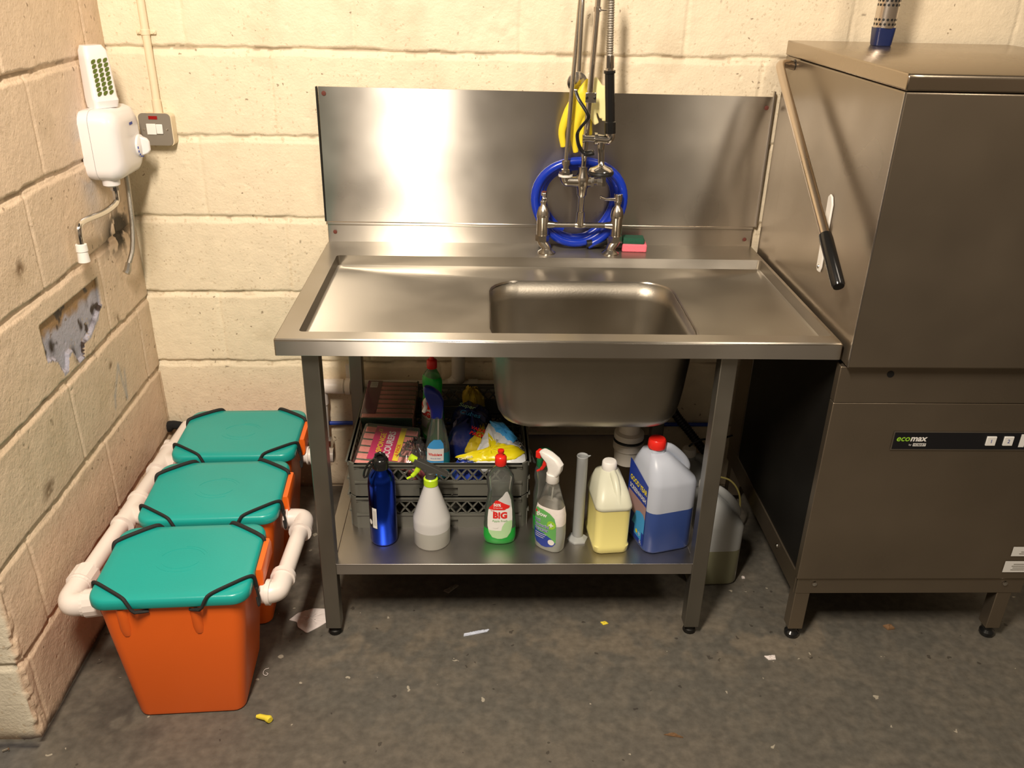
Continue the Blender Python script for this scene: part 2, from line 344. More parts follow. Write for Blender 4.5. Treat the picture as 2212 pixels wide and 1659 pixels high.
# ------------------------------------------------------------------ the setting
def blockwall(U, V, z0, heads, seed, base, pits, pos0=-1):
    """height field and paint of a painted block wall; U along, V up; heads[row] = (start, spacing)"""
    h = np.zeros_like(U); wob = (fbm(U, V, 11, seed, 4)-.5)
    jm = np.zeros_like(U); row = np.floor((V-z0)/.238).astype(int)
    d = (V-z0)-np.round((V-z0)/.238)*.238+wob*.011
    edge = .0075+.006*(fbm(U, V, 30, seed+9, 3)-.35)
    bed = 1-sstep(edge*.7, edge*1.5, np.abs(d)); 
    # bed joint: deep under the block above, sloping out to the block below
    prof = np.where(d > 0, 1.0, .55)
    h -= .0085*bed*prof*(.55+.9*fbm(U, V, 3.5, seed+31, 2)); jm = bed
    for r in np.unique(row):
        s0, sp = heads[int(r) % len(heads)]
        dd = (U-s0)-np.round((U-s0)/sp)*sp+wob*.008
        hd = (1-sstep(.003, .0075, np.abs(dd)))*(row == r)
        h -= .0028*hd*(.4+fbm(U, V, 12, seed+5, 2)); jm = np.maximum(jm, hd*.6)
    h += .003*(fbm(U, V, 4, seed+20, 2)-.5)+.0011*(fbm(U, V, 60, seed+50, 2)-.5)*(1-bed)
    pn = vnoise(U, V, 150, seed+70)*vnoise(U, V, 110, seed+71); pm = sstep(.70, .80, pn)*sstep(.40, .62, fbm(U, V, 3, seed+72, 2))
    h -= .0025*pm
    blk = vnoise(np.round((U)/.46)*7.3+.1, row*5.1+.2, 1.0, seed+80)
    col = np.ones(U.shape+(3,))*np.array(base)
    col *= (1+.07*(blk-.5))[..., None]
    g = sstep(.45, .75, fbm(U, V, 1.6, seed+90, 3)); col = mixc(col, g*.35, (base[0]*.93, base[1]*.98, base[2]*.99))
    pit2 = sstep(.86, .94, vnoise(U, V, 120, seed+95)*(.6+.4*vnoise(U, V, 50, seed+97)))*sstep(.52, .62, fbm(U, V, 3.3, seed+96, 2))
    dark = np.clip(pit2*pits, 0, 1); col = mixc(col, dark*.8, (.09, .06, .035)); h -= .002*pit2
    joint_shade = (d > .001)*(d < .009)*sstep(.50, .62, fbm(U, V, 14, seed+60, 3)); col = mixc(col, joint_shade*.55*pits, (.22, .15, .08))  # shadow line under the upper block, painted brown in broken stretches
    st = sstep(.60, .8, fbm(U, V, 7, seed+99, 4)); col = mixc(col, st*.22, (.45, .34, .2))
    return h, col, d, row
xs = np.concatenate([np.arange(-.02, 2.72, .004), np.arange(2.74, 3.6, .1)]); zs = np.concatenate([np.arange(-.01, 1.72, .004), np.arange(1.73, 2.7, .05)])
U, V = np.meshgrid(xs, zs)
hB = [(.45, .4633), (.223, .4633)]   # rows alternate; row 0 above the first bed joint
h, col, d, row = blockwall(U, V, .2346, hB, 11, (.81, .70, .52), 1.0)
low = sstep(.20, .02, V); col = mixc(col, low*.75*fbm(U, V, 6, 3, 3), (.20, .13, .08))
low_left = (U < .5)*sstep(.30, .12, V); col = mixc(col, low_left*.7, (.10, .07, .045))  # darker brown towards the floor at the left end
dk = sstep(.55, .65, fbm(U, V, 25, 44, 3))*np.exp(-((U-.02)**2+(V-.26)**2)/.0015); col = mixc(col, np.clip(dk*1.5, 0, 1), (.01, .01, .01))
corner_patch = np.exp(-((U-.03)**2/.0012+(V-.92)**2/.02)); col = mixc(col, np.clip(corner_patch*.75, 0, 1), (.42, .34, .22))  # soft upright patch of darker colour beside the corner
rough_patch = np.exp(-((U-1.1)**2/.01+(V-1.50)**2/.003)); h -= .006*rough_patch*fbm(U, V, 40, 8, 3)
P = np.stack([U, -h-.0, V], -1); P[..., 1] = -h*1.0
tag(gridmesh('wall_back', P, col, 'wall'), kind='structure')
# left wall stub (runs from the corner towards the camera, then turns away)
ys = np.concatenate([np.arange(-1.086, .004, .004)]); Y, V = np.meshgrid(ys, zs)
Uy = -Y
heads = [(.474, .4633), (.602, .5), (.34, .4633), (.613, .4633), (.494, .4633), (.122, .4633)]
heads = [heads[0], heads[1], (.30, .9), heads[3], heads[4], heads[5]]
h, col, d, row = blockwall(Uy, V, .2172, heads, 211, (.74, .575, .42), 1.1)
nz = fbm(Uy, V, 30, 300, 3); nz2 = fbm(Uy, V, 12, 310, 3)
# scar where a fitting has been torn off: bare lilac undercoat, brown along its top edge
bot = np.interp(Uy, [.325, .36, .42, .46, .475, .49, .52, .545, .57, .585, .61, .63, .65, .675], [.79, .775, .745, .735, .735, .70, .70, .748, .745, .71, .715, .76, .765, .775])
scar = (Uy > .325+.004*nz)*(Uy < .675)*(V < .872-.00*Uy)*(V > bot+.02*(nz-.5))
scar = scar.astype(float); h -= .007*scar*(V > bot+.01)
col = mixc(col, scar, (.42, .41, .49)); topb = scar*sstep(.822, .85, V+.05*(nz-.5)); col = mixc(col, np.clip(topb, 0, 1), (.34, .20, .09))
col = mixc(col, scar*sstep(.66, .72, nz), (.05, .035, .03))
for cy_, cz_, s_ in ((.39, .80, .022), (.53, .735, .014), (.63, .80, .014), (.43, .70, .012), (.46, .785, .01)):
    q = np.exp(-(((Uy-cy_)/s_)**2+((V-cz_)/(s_*1.6))**2)*1.2); col = mixc(col, np.clip(q*1.3*sstep(.4, .55, nz), 0, 1), (.03, .02, .02))
lil = np.exp(-(((Uy-.26)/.05)**2+((V-1.15)/.14)**2)*1.1)*sstep(.35, .5, nz2); col = mixc(col, np.clip(lil*.9, 0, 1), (.56, .51, .49))
mo = np.exp(-(((Uy-.13)/.10)**2+((V-.945)/.06)**2)*1.1)*sstep(.33, .43, fbm(Uy, V, 24, 333, 4)); col = mixc(col, np.clip(mo*1.5, 0, 1), (.03, .022, .012)); h -= .004*np.clip(mo, 0, 1)
for (a, b, c_, d_) in ((.36, .53, .305, .60), (.305, .60, .285, .49), (.285, .49, .27, .565), (.36, .53, .37, .50)):
    ax_, az_, bx, bz = a, b, c_, d_; L2 = (bx-ax_)**2+(bz-az_)**2; t = np.clip(((Uy-ax_)*(bx-ax_)+(V-az_)*(bz-az_))/L2, 0, 1)
    q = np.exp(-(((Uy-ax_-t*(bx-ax_))**2+(V-az_-t*(bz-az_))**2)/.00006)); col = mixc(col, q*.5, (.35, .38, .42))
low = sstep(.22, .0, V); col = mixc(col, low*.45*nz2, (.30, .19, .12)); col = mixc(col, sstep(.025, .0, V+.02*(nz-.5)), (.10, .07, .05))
hard = sstep(.06, .0, Uy); col = mixc(col, hard*.35, (.45, .36, .23))
for q1, q2, q3 in ((.80, .50, .03), (.72, .64, .02), (.93, .33, .02), (.35, .62, .012), (.70, 1.02, .02), (.45, 1.1, .012), (.25, .72, .015)):
    q = np.exp(-(((Uy-q1)/q3)**2+((V-q2)/q3)**2))*sstep(.52, .62, nz); col = mixc(col, np.clip(q, 0, 1), (.16, .09, .04))
P = np.stack([h+.016*Uy+.004*sstep(.01, .0, Uy-1.2), Y, V], -1)
# rounded nosing and end face, same surface continued to the left
xe = np.concatenate([[.004, .012, .03], np.arange(.04, .9, .01)]); XE, VE = np.meshgrid(xe, zs)
he, ce, de, re_ = blockwall(XE+1.3, VE, .2172, [(1.9, 1.2)], 411, (.78, .71, .56), .5)
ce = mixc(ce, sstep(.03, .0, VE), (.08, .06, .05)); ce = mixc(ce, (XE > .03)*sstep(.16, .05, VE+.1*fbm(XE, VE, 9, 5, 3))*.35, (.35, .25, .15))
PE = np.stack([.0175-XE, -1.088-np.minimum(.004, XE*.3)-he, VE], -1)
PW = np.concatenate([PE[:, ::-1], P], 1); CW = np.concatenate([ce[:, ::-1], col], 1)
chip = np.exp(-((PW[..., 1]+1.088)/.02)**2)*sstep(.45, .6, fbm(PW[..., 1]*3+PW[..., 0], V[:, :1]*np.ones((1, PW.shape[1])), 30, 77, 3)); PW[..., 0] -= .008*chip
tag(gridmesh('wall_left', PW, CW, 'wall'), kind='structure')
fx = np.concatenate([np.arange(-1.0, -.3, .05), np.arange(-.3, 3.0, .006), np.arange(3.0, 4, .1)]); fy = np.concatenate([np.arange(-3.4, -1.6, .05), np.arange(-1.6, .03, .006)])
X, Y = np.meshgrid(fx, fy)
n1 = fbm(X, Y, 2.2, 500, 5); n2 = fbm(X, Y, 14, 520, 4); n3 = vnoise(X, Y, 70, 540)
col = np.ones(X.shape+(3,))*np.array((.112, .100, .082)); col = mixc(col, sstep(.40, .66, n1)*.5, (.096, .094, .082)); col = mixc(col, sstep(.54, .66, n2)*.18, (.165, .145, .112))
col = mixc(col, sstep(.50, .64, fbm(X, Y, 30, 560, 3))*.25, (.18, .155, .12))
dk = np.exp(-(((X-.20)/.12)**2+((Y+1.02)/.09)**2))*sstep(.40, .55, fbm(X, Y, 22, 580, 3)); col = mixc(col, np.clip(dk, 0, 1)*.8, (.055, .048, .042))
band = np.exp(-((Y+.77)/.10)**2)*(X > .6)*(X < 2)*sstep(.45, .6, n2); col = mixc(col, band*.5, (.20, .165, .12))
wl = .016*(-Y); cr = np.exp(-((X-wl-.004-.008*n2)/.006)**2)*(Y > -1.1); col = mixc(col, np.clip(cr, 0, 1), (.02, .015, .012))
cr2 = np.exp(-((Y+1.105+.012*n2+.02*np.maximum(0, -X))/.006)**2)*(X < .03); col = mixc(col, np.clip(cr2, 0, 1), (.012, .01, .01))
col = mixc(col, sstep(.06, .0, X)*(Y < -1.1)*.3, (.10, .10, .11))
Z = -.001*n2
tag(gridmesh('floor', np.stack([X, Y, Z], -1), col, 'floor'), kind='structure')
# ------------------------------------------------------------------ sink table
t = thing('sink_table', 'stainless steel commercial sink table with drainer, deep bowl and undershelf', 'sink', (1.23, -.4, 0))
X0, X1, YF, H = .579, 1.879, -.777, .888
mb = MB(); IX0, IX1, IY0, IY1, TZ = .627, 1.868, -.732, -.155, .856
out = rr((X0+X1)/2, (YF-.012)/2, X1-X0, -.012-YF, .004); inn = rr((IX0+IX1)/2, (IY0+IY1)/2, IX1-IX0, IY1-IY0, .010)
SB = (1.322, -.488, .505, .440, .085)
hole = rr(*SB)
sections = [[(x, y, H-.041) for x, y in rr((X0+X1)/2, (YF-.012)/2, X1-X0-.02, -.012-YF-.02, .004)], [(x, y, H-.041) for x, y in out], [(x, y, H-.003) for x, y in out], [(x, y, H) for x, y in rr((X0+X1)/2, (YF-.012)/2, X1-X0-.006, -.012-YF-.006, .004)],
            [(x, y, H) for x, y in inn], [(x, y, TZ+.004) for x, y in rr((IX0+IX1)/2, (IY0+IY1)/2, IX1-IX0-.004, IY1-IY0-.004, .010)], [(x, y, TZ) for x, y in rr((IX0+IX1)/2, (IY0+IY1)/2, IX1-IX0-.016, IY1-IY0-.016, .012)],
            [(x, y, TZ) for x, y in rr(SB[0], SB[1], SB[2]+.016, SB[3]+.016, SB[4]+.008)], [(x, y, TZ-.001) for x, y in rr(SB[0], SB[1], SB[2]+.006, SB[3]+.006, SB[4]+.003)], [(x, y, TZ-.006) for x, y in hole]]
mb.loft(sections, False, False); obj('worktop', mb, 'steelt', t, True, angle=30)
mb = MB().box((X0+.003, YF-.0015, H-.0405), (X1-.003, YF+.0005, H-.004)); obj('front_apron', mb, 'steelv', t, True, bevel=.0006)
mb = MB(); cx, cy = SB[:2]
for k, (z, w_, d_, r_) in enumerate(((TZ-.004, .505, .44, .085), (.80, .500, .435, .085), (.70, .480, .415, .08), (.652, .470, .405, .08), (.625, .452, .387, .075), (.608, .420, .355, .07), (.600, .37, .305, .06))):
    pass
BS = [(TZ-.004, .506, .441, .085), (.80, .496, .435, .085), (.70, .478, .420, .08), (.665, .470, .412, .08), (.635, .458, .400, .078), (.615, .436, .378, .072), (.603, .40, .342, .062), (.600, .35, .29, .05)]
mb.loft([sec(z, cx-.003, cy, w_, d_, r_, 7) for z, w_, d_, r_ in BS], False, True)
obj('sink_bowl', mb, 'steelb', t, True, solid=.002)
mb = MB().lathe([(.0, .603), (.034, .603), (.042, .6015), (.044, .600)], (cx, cy+.02, 0)); obj('plug_hole', mb, 'nickel', t, True)
mb = MB().box((X0+.002, -.016, H-.03), (X1-.004, -.004, H+.060)); mb.box((X0+.002, -.020, H+.052), (X1-.004, -.004, H+.062)); obj('upstand', mb, 'steelv', t, True, bevel=.002)
for x, z in ((.603, .918), (1.853, .910)):
    obj('screw', MB().lathe([(0, 0), (.005, 0), (.006, .002), (.003, .003), (0, .003)], (x, -.0165, z), 14, (0, -1, 0)), 'rust', t, True)
for lx in (.652, 1.628):
    for ly in (-.733, -.085):
        e = obj('leg', MB().box((lx-.02, ly-.02, .028), (lx+.02, ly+.02, H-.035)), 'steeld', t, True, bevel=.002)
        obj('foot', MB().lathe([(0, 0), (.016, 0), (.018, .004), (.016, .012), (.013, .014), (.013, .05), (0, .05)], (lx, ly, 0), 16), 'darkmetal', e, True)
mb = MB().box((.668, -.748, .236), (1.612, -.05, .239)); mb.box((.668, -.748, .206), (1.612, -.744, .2392)); mb.box((.668, -.054, .206), (1.612, -.05, .239))
mb.box((.634, -.712, .206), (.668, -.106, .2388)); mb.box((1.612, -.712, .206), (1.645, -.106, .2388)); obj('undershelf', mb, 'shelf', t, True, bevel=.0012)
tr = obj('waste_trap', MB().lathe([(.0, .402), (.028, .402), (.036, .408), (.038, .45), (.042, .452), (.042, .468), (.038, .472), (.038, .482), (.041, .484), (.041, .50), (.030, .505), (.024, .56), (.03, .565), (.03, .6)], (1.457, -.5, 0)), 'pvcs', t, True, label='white plastic waste trap')
obj('seal_ring', MB().lathe([(.0385, .474), (.0425, .476), (.0425, .480), (.0385, .482)], (1.457, -.5, 0)), 'black', tr, True)
# splashback
t = thing('splashback', 'brushed steel splashback panel on the wall above the sink ledge', 'wall panel', (1.23, -.02, .95))
mb = MB().loft([[(x, -.014, z) for x, z in ((.580, H+.062), (1.878, H+.062), (1.878, 1.330), (.583, 1.336))], [(x, -.018, z) for x, z in ((.580, H+.062), (1.878, H+.062), (1.878, 1.330), (.583, 1.336))]])
obj('panel', mb, 'steelv', t, True)
obj('edge_strip', MB().box((.575, -.019, H+.062), (.5795, -.006, 1.335)), 'darkmetal', t, True)
obj('edge_strip', MB().box((1.8785, -.022, H+.062), (1.883, -.010, 1.345)), 'steel', t, True)
for x, z in ((.598, 1.318), (1.862, 1.300)):
    obj('screw', MB().lathe([(0, 0), (.0055, 0), (.0065, .002), (.003, .003), (0, .003)], (x, -.0185, z), 14, (0, -1, 0)), 'rust', t, True)
# ------------------------------------------------------------------ pre-rinse mixer tap
TY = -.104
t = thing('pre_rinse_tap', 'tall chrome pre-rinse mixer tap with spray hose on the sink ledge', 'tap', (1.333, TY, H))
def seg(a, b, r, mb=None, n=16): return (mb or MB()).tube([a, b], r, n)
for sx, bx, tx in ((-1, 1.238, 1.224), (1, 1.427, 1.440)):
    mb = MB().lathe([(0, H), (.026, H), (.026, H+.004), (.018, H+.010), (.014, H+.014)], (bx, TY-.005, 0))
    mb.tube(smooth([(bx, TY-.005, H+.006), (bx-.002*sx*-1, TY-.003, H+.018), (tx, TY, H+.034), (tx, TY, H+.046)]), .014, 18)
    for k in range(1): mb.lathe([(0, H+.036), (.0205, H+.036), (.0205, H+.054), (.0, H+.054)], (tx, TY, 0), 6)
    mb.lathe([(.016, H+.05), (.0175, H+.06), (.0175, H+.105), (.019, H+.107), (.019, H+.115), (.0175, H+.125), (.014, H+.136), (.009, H+.141), (.008, H+.148), (.0105, H+.149), (.0105, H+.154), (.007, H+.156), (.007, H+.17), (0, H+.17)], (tx, TY, 0))
    obj('tap_body', mb, 'nickel', t, True)
mb = MB().box((1.217, TY-.035, H+.160), (1.231, TY+.008, H+.172)); mb.lathe([(0, 0), (.009, 0), (.009, .012), (0, .012)], (1.224, TY, H+.168)); h1_ = obj('tap_handle', mb, 'chrome', t, True, bevel=.003)
obj('hot_cap', MB().lathe([(0, 0), (.0075, 0), (.007, .002), (0, .003)], (1.224, TY, H+.180)), 'rust', h1_, True)
mb = MB().loft([[(1.440, TY-.008, H+.158), (1.440, TY+.008, H+.158), (1.440, TY+.008, H+.168), (1.440, TY-.008, H+.168)], [(1.405, TY-.006, H+.158), (1.405, TY+.004, H+.158), (1.405, TY+.004, H+.165), (1.405, TY-.006, H+.165)], [(1.385, TY-.014, H+.166), (1.385, TY+.002, H+.166), (1.385, TY+.002, H+.174), (1.385, TY-.014, H+.174)]])
mb.lathe([(0, H+.155), (.012, H+.155), (.012, H+.178), (0, H+.179)], (1.440, TY, 0)); obj('tap_handle', mb, 'chrome', t, True, bevel=.002)
bz = H+.084
mb = MB().tube([(1.224, TY, bz), (1.440, TY, bz)], .0085, 16); mb.tube([(1.224, TY, bz), (1.258, TY, bz)], [.015, .009], 16); mb.tube([(1.406, TY, bz), (1.440, TY, bz)], [.009, .015], 16)
mb.tube([(1.318, TY, bz), (1.333, TY, bz), (1.348, TY, bz)], [.0085, .012, .0085], 16); mb.tube([(1.333, TY, bz), (1.333, TY, bz+.04)], [.0125, .0115], 16); obj('cross_bar', mb, 'nickel', t, True)
obj('riser', MB().tube([(1.333, TY, bz+.03), (1.333, TY, 1.075)], .0085, 16), 'nickel', t, True)
vz = 1.100
mb = MB().lathe([(.0085, 1.055), (.0135, 1.062), (.0145, 1.078), (.018, 1.086), (.021, 1.10), (.020, 1.115), (.0145, 1.126), (.0145, 1.142), (.0, 1.142)], (1.333, TY, 0))
mb.tube([(1.333, TY, vz), (1.300, TY, vz), (1.292, TY, vz)], [.0175, .0155, .0155], 18); mb.tube(smooth([(1.30, TY, vz), (1.288, TY, vz), (1.2835, TY, vz+.008), (1.2835, TY, vz+.022)]), .0145, 18)
mb.tube([(1.333, TY, vz), (1.356, TY, vz)], .0155, 16); obj('valve_body', mb, 'nickel', t, True)
mb = MB().tube([(1.354, TY, vz), (1.366, TY, vz)], .0155, 6); mb.tube([(1.366, TY, vz), (1.376, TY, vz)], .009, 14); mb.tube([(1.374, TY, vz), (1.390, TY, vz)], .012, 6)
mb.box((1.386, TY-.006, vz-.014), (1.400, TY+.006, vz+.020)); obj('spout_valve', mb, 'nickel', t, True, bevel=.001)
mb = MB().lathe([(0, vz+.018), (.019, vz+.018), (.019, vz+.028), (0, vz+.028)], (1.2835, TY, 0), 6); mb.lathe([(.013, vz+.026), (.013, vz+.034), (.0095, vz+.036), (.0095, vz+.045), (.012, vz+.046), (.012, vz+.058), (0, vz+.058)], (1.2835, TY, 0), 16); obj('spout_nut', mb, 'nickel', t, True)
obj('spout_collar', MB().lathe([(0, vz+.014), (.0205, vz+.014), (.0205, vz+.0195), (0, vz+.0195)], (1.2835, TY, 0), 20), 'white', t, True)
obj('spout', MB().tube([(1.2835, TY, vz+.05)]+smooth([(1.290, TY, 1.35), (1.300, TY, 1.56), (1.3015, TY-.012, 1.592), (1.301, TY-.035, 1.606), (1.300, TY-.058, 1.592), (1.299, TY-.067, 1.56), (1.299, TY-.067, 1.405)], 8), .0062, 14), 'nickel', t, True)
obj('riser', MB().tube([(1.333, TY, 1.13), (1.352, TY, 1.72)], .0083, 16), 'chrome', t, True)
b = obj('wall_bracket', MB().box((1.327, TY-.012, 1.318), (1.357, TY-.004, 1.345)).tube([(1.340, TY, 1.330), (1.326, -.012, 1.335)], .006, 12).lathe([(0, 0), (.029, 0), (.029, .003), (.010, .009), (0, .009)], (1.314, -.002, 1.358), 28, (0, -1, 0)), 'chrome', t, True, bevel=.001)
for x in (1.331, 1.353): obj('bracket_screw', MB().lathe([(0, 0), (.004, 0), (.003, .003), (0, .003)], (x, TY-.0125, 1.331), 12, (0, -1, 0)), 'darkmetal', b, True)
mb = MB().lathe([(.0085, 1.548), (.0115, 1.548), (.0115, 1.56), (.0085, 1.56)], (1.347, TY, 0)); mb.tube(smooth([(1.357, TY, 1.552), (1.365, TY-.03, 1.553), (1.372, TY-.06, 1.556), (1.379, TY-.07, 1.560)]), .0024, 10); obj('hose_hook', mb, 'chrome', t, True)
SY = -.185
def q(px, py, y=SY): return at(px, py, 'y', y)
mb = MB(); a, b_ = q(1321, -40), q(1317, 124)
n = 60; P_ = [a.lerp(b_, i/n) for i in range(n+1)]; mb.tube(P_, [.0085 if i % 2 else .0102 for i in range(n+1)], 16); obj('spray_hose', mb, 'braid', t, True)
mb = MB().tube([q(1317, 119), q(1317, 147)], .0135, 8); mb.tube([q(1317, 146), q(1317, 156)], .011, 12); obj('hose_connector', mb, 'chrome', t, True, bevel=.001)
mb = MB().tube([q(1317, 152), q(1317, 158), q(1317, 159), q(1318, 262), q(1318, 264), q(1318, 288)], [.0155, .0155, .013, .0128, .0152, .0150], 20); obj('spray_grip', mb, 'blackg', t, True)
mb = MB().tube(smooth([q(1318, 286), q(1319, 294), q(1315, 301), q(1305, 302), q(1290, 300)]), .0125, 18); mb.tube([q(1290, 300), q(1284, 300)], .0165, 18); mb.tube([q(1284, 300), q(1260, 299)], .0085, 16); mb.tube([q(1262, 299), q(1258, 299)], .0115, 16)
mb.tube([q(1300, 303), q(1298, 322)], [.0115, .009], 16); mb.tube([q(1295, 318), q(1295, 352)], .0048, 10); mb.tube([q(1302, 318), q(1302, 352)], .0048, 10); obj('spray_valve', mb, 'chrome', t, True)
hc = q(1298, 368); mb = MB().lathe([(.006, .024), (.009, .016), (.012, .013), (.030, .006), (.034, .0), (.032, -.004), (0, -.006)], hc); hd = obj('spray_head', mb, 'chrome', t, True)
obj('rubber_rim', MB().lathe([(.030, -.003), (.0355, -.003), (.0365, -.007), (.034, -.012), (0, -.010)], hc), 'black', hd, True)
lev = obj('spray_lever', MB().tube(smooth([q(1244, 198, SY-.01), q(1251, 216, SY-.02), q(1268, 243, SY-.03), q(1270, 256, SY-.03), q(1254, 276, SY-.025), q(1247, 292, SY-.015), q(1251, 316, SY-.01), q(1264, 331, SY-.008), q(1283, 329, SY-.008)]), [.0055]*6+[.006]*36+[.0085]*7, 12, flat=.6), 'blackg', t, True)
obj('lever_pivot', MB().lathe([(0, 0), (.004, 0), (.003, .002), (0, .002)], q(1281, 327, SY-.0145), 12, (0, -1, 0)), 'chrome', lev, True)
# ------------------------------------------------------------------ blue hose coil
t = thing('coiled_hose', 'coil of blue rubber hose standing behind the tap against the splashback', 'hose', (1.32, -.06, H))
mb = MB(); P_ = []
c0 = Vector((1.328, -.052, H+.142))
for i in range(0, 150):
    a = math.radians(-75+i*7.0); rad = .130-.016*(i/150)*2+.004*math.sin(a*3); P_.append(c0+Vector((rad*1.04*math.cos(a), -.018 if i < 52 else (0.0 if i < 104 else .018), rad*math.sin(a))))
Q_ = []
for i in range(len(P_)):
    lo, hi = max(0, i-5), min(len(P_), i+6); Q_.append(Vector((P_[i].x, sum(p.y for p in P_[lo:hi])/(hi-lo), P_[i].z)))
for p in Q_: p.z = max(p.z, H+.0130)
mb.tube(Q_, .0122, 14); hs = obj('hose', mb, 'blueh', t, True)
e0 = Q_[0]; mb = MB().tube([e0+Vector((-.004, -.002, .004)), (1.405, -.064, H+.022), (1.418, -.060, H+.024)], [.012, .015, .015], 12); obj('hose_coupling', mb, 'black', t, True)
mb = MB().tube([(1.448, -.075, H+.020), (1.462, -.072, H+.020)], .016, 12); obj('hose_coupling', mb, 'black', t, True)
# ------------------------------------------------------------------ rubber gloves
def glove(name, label, loc, m, paths):
    t = thing(name, label, 'glove', loc); mb = MB()
    for pts, r, fl in paths: mb.tube(smooth(pts, 5), [float(np.interp(i, np.linspace(0, 5*(len(pts)-1), len(r)), r)) for i in range(5*(len(pts)-1)+1)], 14, flat=fl)
    o = obj('glove', mb, m, t, True); r_ = o.modifiers.new('remesh', 'REMESH'); r_.mode = 'VOXEL'; r_.voxel_size = .0022; r_.use_smooth_shade = True
    s_ = o.modifiers.new('smooth', 'SMOOTH'); s_.iterations = 6; s_.factor = .6
    return t
g = lambda px, py, y=-.062: at(px, py, 'y', y)
glove('rubber_glove', 'bright yellow rubber glove hanging fingers down behind the tap riser', g(1262, 190), 'glove', [
    ([g(1274, 172), g(1262, 200), g(1254, 232), g(1244, 262)], [.010, .020, .021, .013], .45),
    ([g(1248, 200), g(1228, 240), g(1214, 282), g(1217, 318)], [.010, .013, .011, .0085], .8),
    ([g(1256, 230), g(1244, 270), g(1240, 300), g(1244, 330)], [.013, .012, .010, .008], .8),
    ([g(1266, 225, -.052), g(1258, 265, -.052), g(1256, 290, -.052), g(1258, 318, -.052)], [.013, .011, .010, .008], .8),
    ([g(1274, 225, -.050), g(1272, 260, -.050), g(1274, 292, -.050)], [.012, .010, .008], .8)])
glove('rubber_glove', 'pale yellow rubber glove with folded cuff hanging right of the riser', g(1290, 180), 'glovep', [
    ([g(1283, 168), g(1290, 190), g(1297, 215), g(1302, 255)], [.009, .017, .021, .010], .4),
    ([g(1276, 180), g(1284, 215), g(1280, 245), g(1289, 268)], [.008, .013, .011, .008], .7),
    ([g(1303, 185), g(1306, 215), g(1308, 240), g(1304, 262)], [.008, .012, .010, .006], .6)])
# sponge on the ledge
t = thing('washing_up_sponge', 'small pink sponge with green scouring top on the sink ledge', 'sponge', (1.503, -.072, H), math.radians(-4))
mb = MB().box((-.037, -.022, 0), (.037, .022, .024)); obj('foam', mb, 'spongeb', t, bevel=.004)
mb = MB().loft([sec(z, -.004, .004, w_, d_, .006) for z, w_, d_ in ((.0235, .066, .042), (.033, .068, .044), (.041, .062, .036))]); obj('scouring_pad', mb, 'scour', t)
# ------------------------------------------------------------------ hood dishwasher
t = thing('hood_dishwasher', 'tall stainless steel pass-through hood dishwasher right of the sink', 'dishwasher', (2.19, -.42, 0))
MX, MX2, MY = 1.887, 2.507, -.803
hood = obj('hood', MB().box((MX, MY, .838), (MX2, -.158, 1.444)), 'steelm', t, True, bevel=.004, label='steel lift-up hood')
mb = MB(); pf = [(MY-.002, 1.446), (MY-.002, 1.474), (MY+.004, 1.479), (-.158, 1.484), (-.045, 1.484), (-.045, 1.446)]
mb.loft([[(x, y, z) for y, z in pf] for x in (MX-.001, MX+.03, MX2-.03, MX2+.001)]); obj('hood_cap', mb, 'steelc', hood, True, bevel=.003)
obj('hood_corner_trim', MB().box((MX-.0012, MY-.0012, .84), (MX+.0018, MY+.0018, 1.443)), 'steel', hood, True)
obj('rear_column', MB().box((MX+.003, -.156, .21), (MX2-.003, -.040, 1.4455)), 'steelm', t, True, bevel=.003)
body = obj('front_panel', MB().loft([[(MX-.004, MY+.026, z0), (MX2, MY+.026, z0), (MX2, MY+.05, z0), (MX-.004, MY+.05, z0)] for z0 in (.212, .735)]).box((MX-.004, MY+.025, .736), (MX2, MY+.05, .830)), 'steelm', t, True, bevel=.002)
obj('panel_hole', MB().lathe([(0, 0), (.0085, 0), (.0085, .0008), (0, .0008)], (2.004, MY+.0248, .812), 20, (0, -1, 0)), 'black', t, True)
obj('side_panel', MB().box((MX+.006, MY+.06, .215), (MX+.020, -.05, .825)), 'darkmetal', t, True, label='dark lower side panel')
obj('base_frame', MB().box((MX+.002, MY+.032, .160), (MX2-.002, MY+.045, .222)).box((MX+.002, MY+.046, .150), (MX+.016, -.05, .215)).box((MX2-.016, MY+.04, .160), (MX2-.002, -.05, .22)).box((MX+.02, MY+.05, .19), (MX2-.02, -.05, .82)), 'steelm', t, True, bevel=.0015)
for lx in (MX+.023, MX2-.045):
    for ly in (MY+.052, -.09):
        e = obj('leg', MB().box((lx-.02, ly-.018, .035), (lx+.02, ly+.02, .165)), 'steelm', t, True, bevel=.002)
        obj('foot', MB().lathe([(0, 0), (.017, 0), (.020, .005), (.020, .014), (.013, .020), (.013, .036), (0, .036)], (lx, ly, 0), 18), 'blackg', e, True)
for x, z in ((1.935, .193), (2.452, .193)):
    obj('screw', MB().lathe([(0, 0), (.007, 0), (.006, .003), (0, .0045)], (x, MY+.031, z), 16, (0, -1, 0)), 'chrome', t, True)
obj('screw', MB().lathe([(0, 0), (.006, 0), (.005, .003), (0, .004)], (MX+.001, -.60, .19), 16, (-1, 0, 0)), 'chrome', t, True)
for y_, z_ in ((-.116, .346), (-.097, .248)): obj('service_cap', MB().lathe([(0, 0), (.028, 0), (.028, .002), (0, .002)], (MX+.0055, y_, z_), 24, (-1, 0, 0)), 'greyp', t, True)
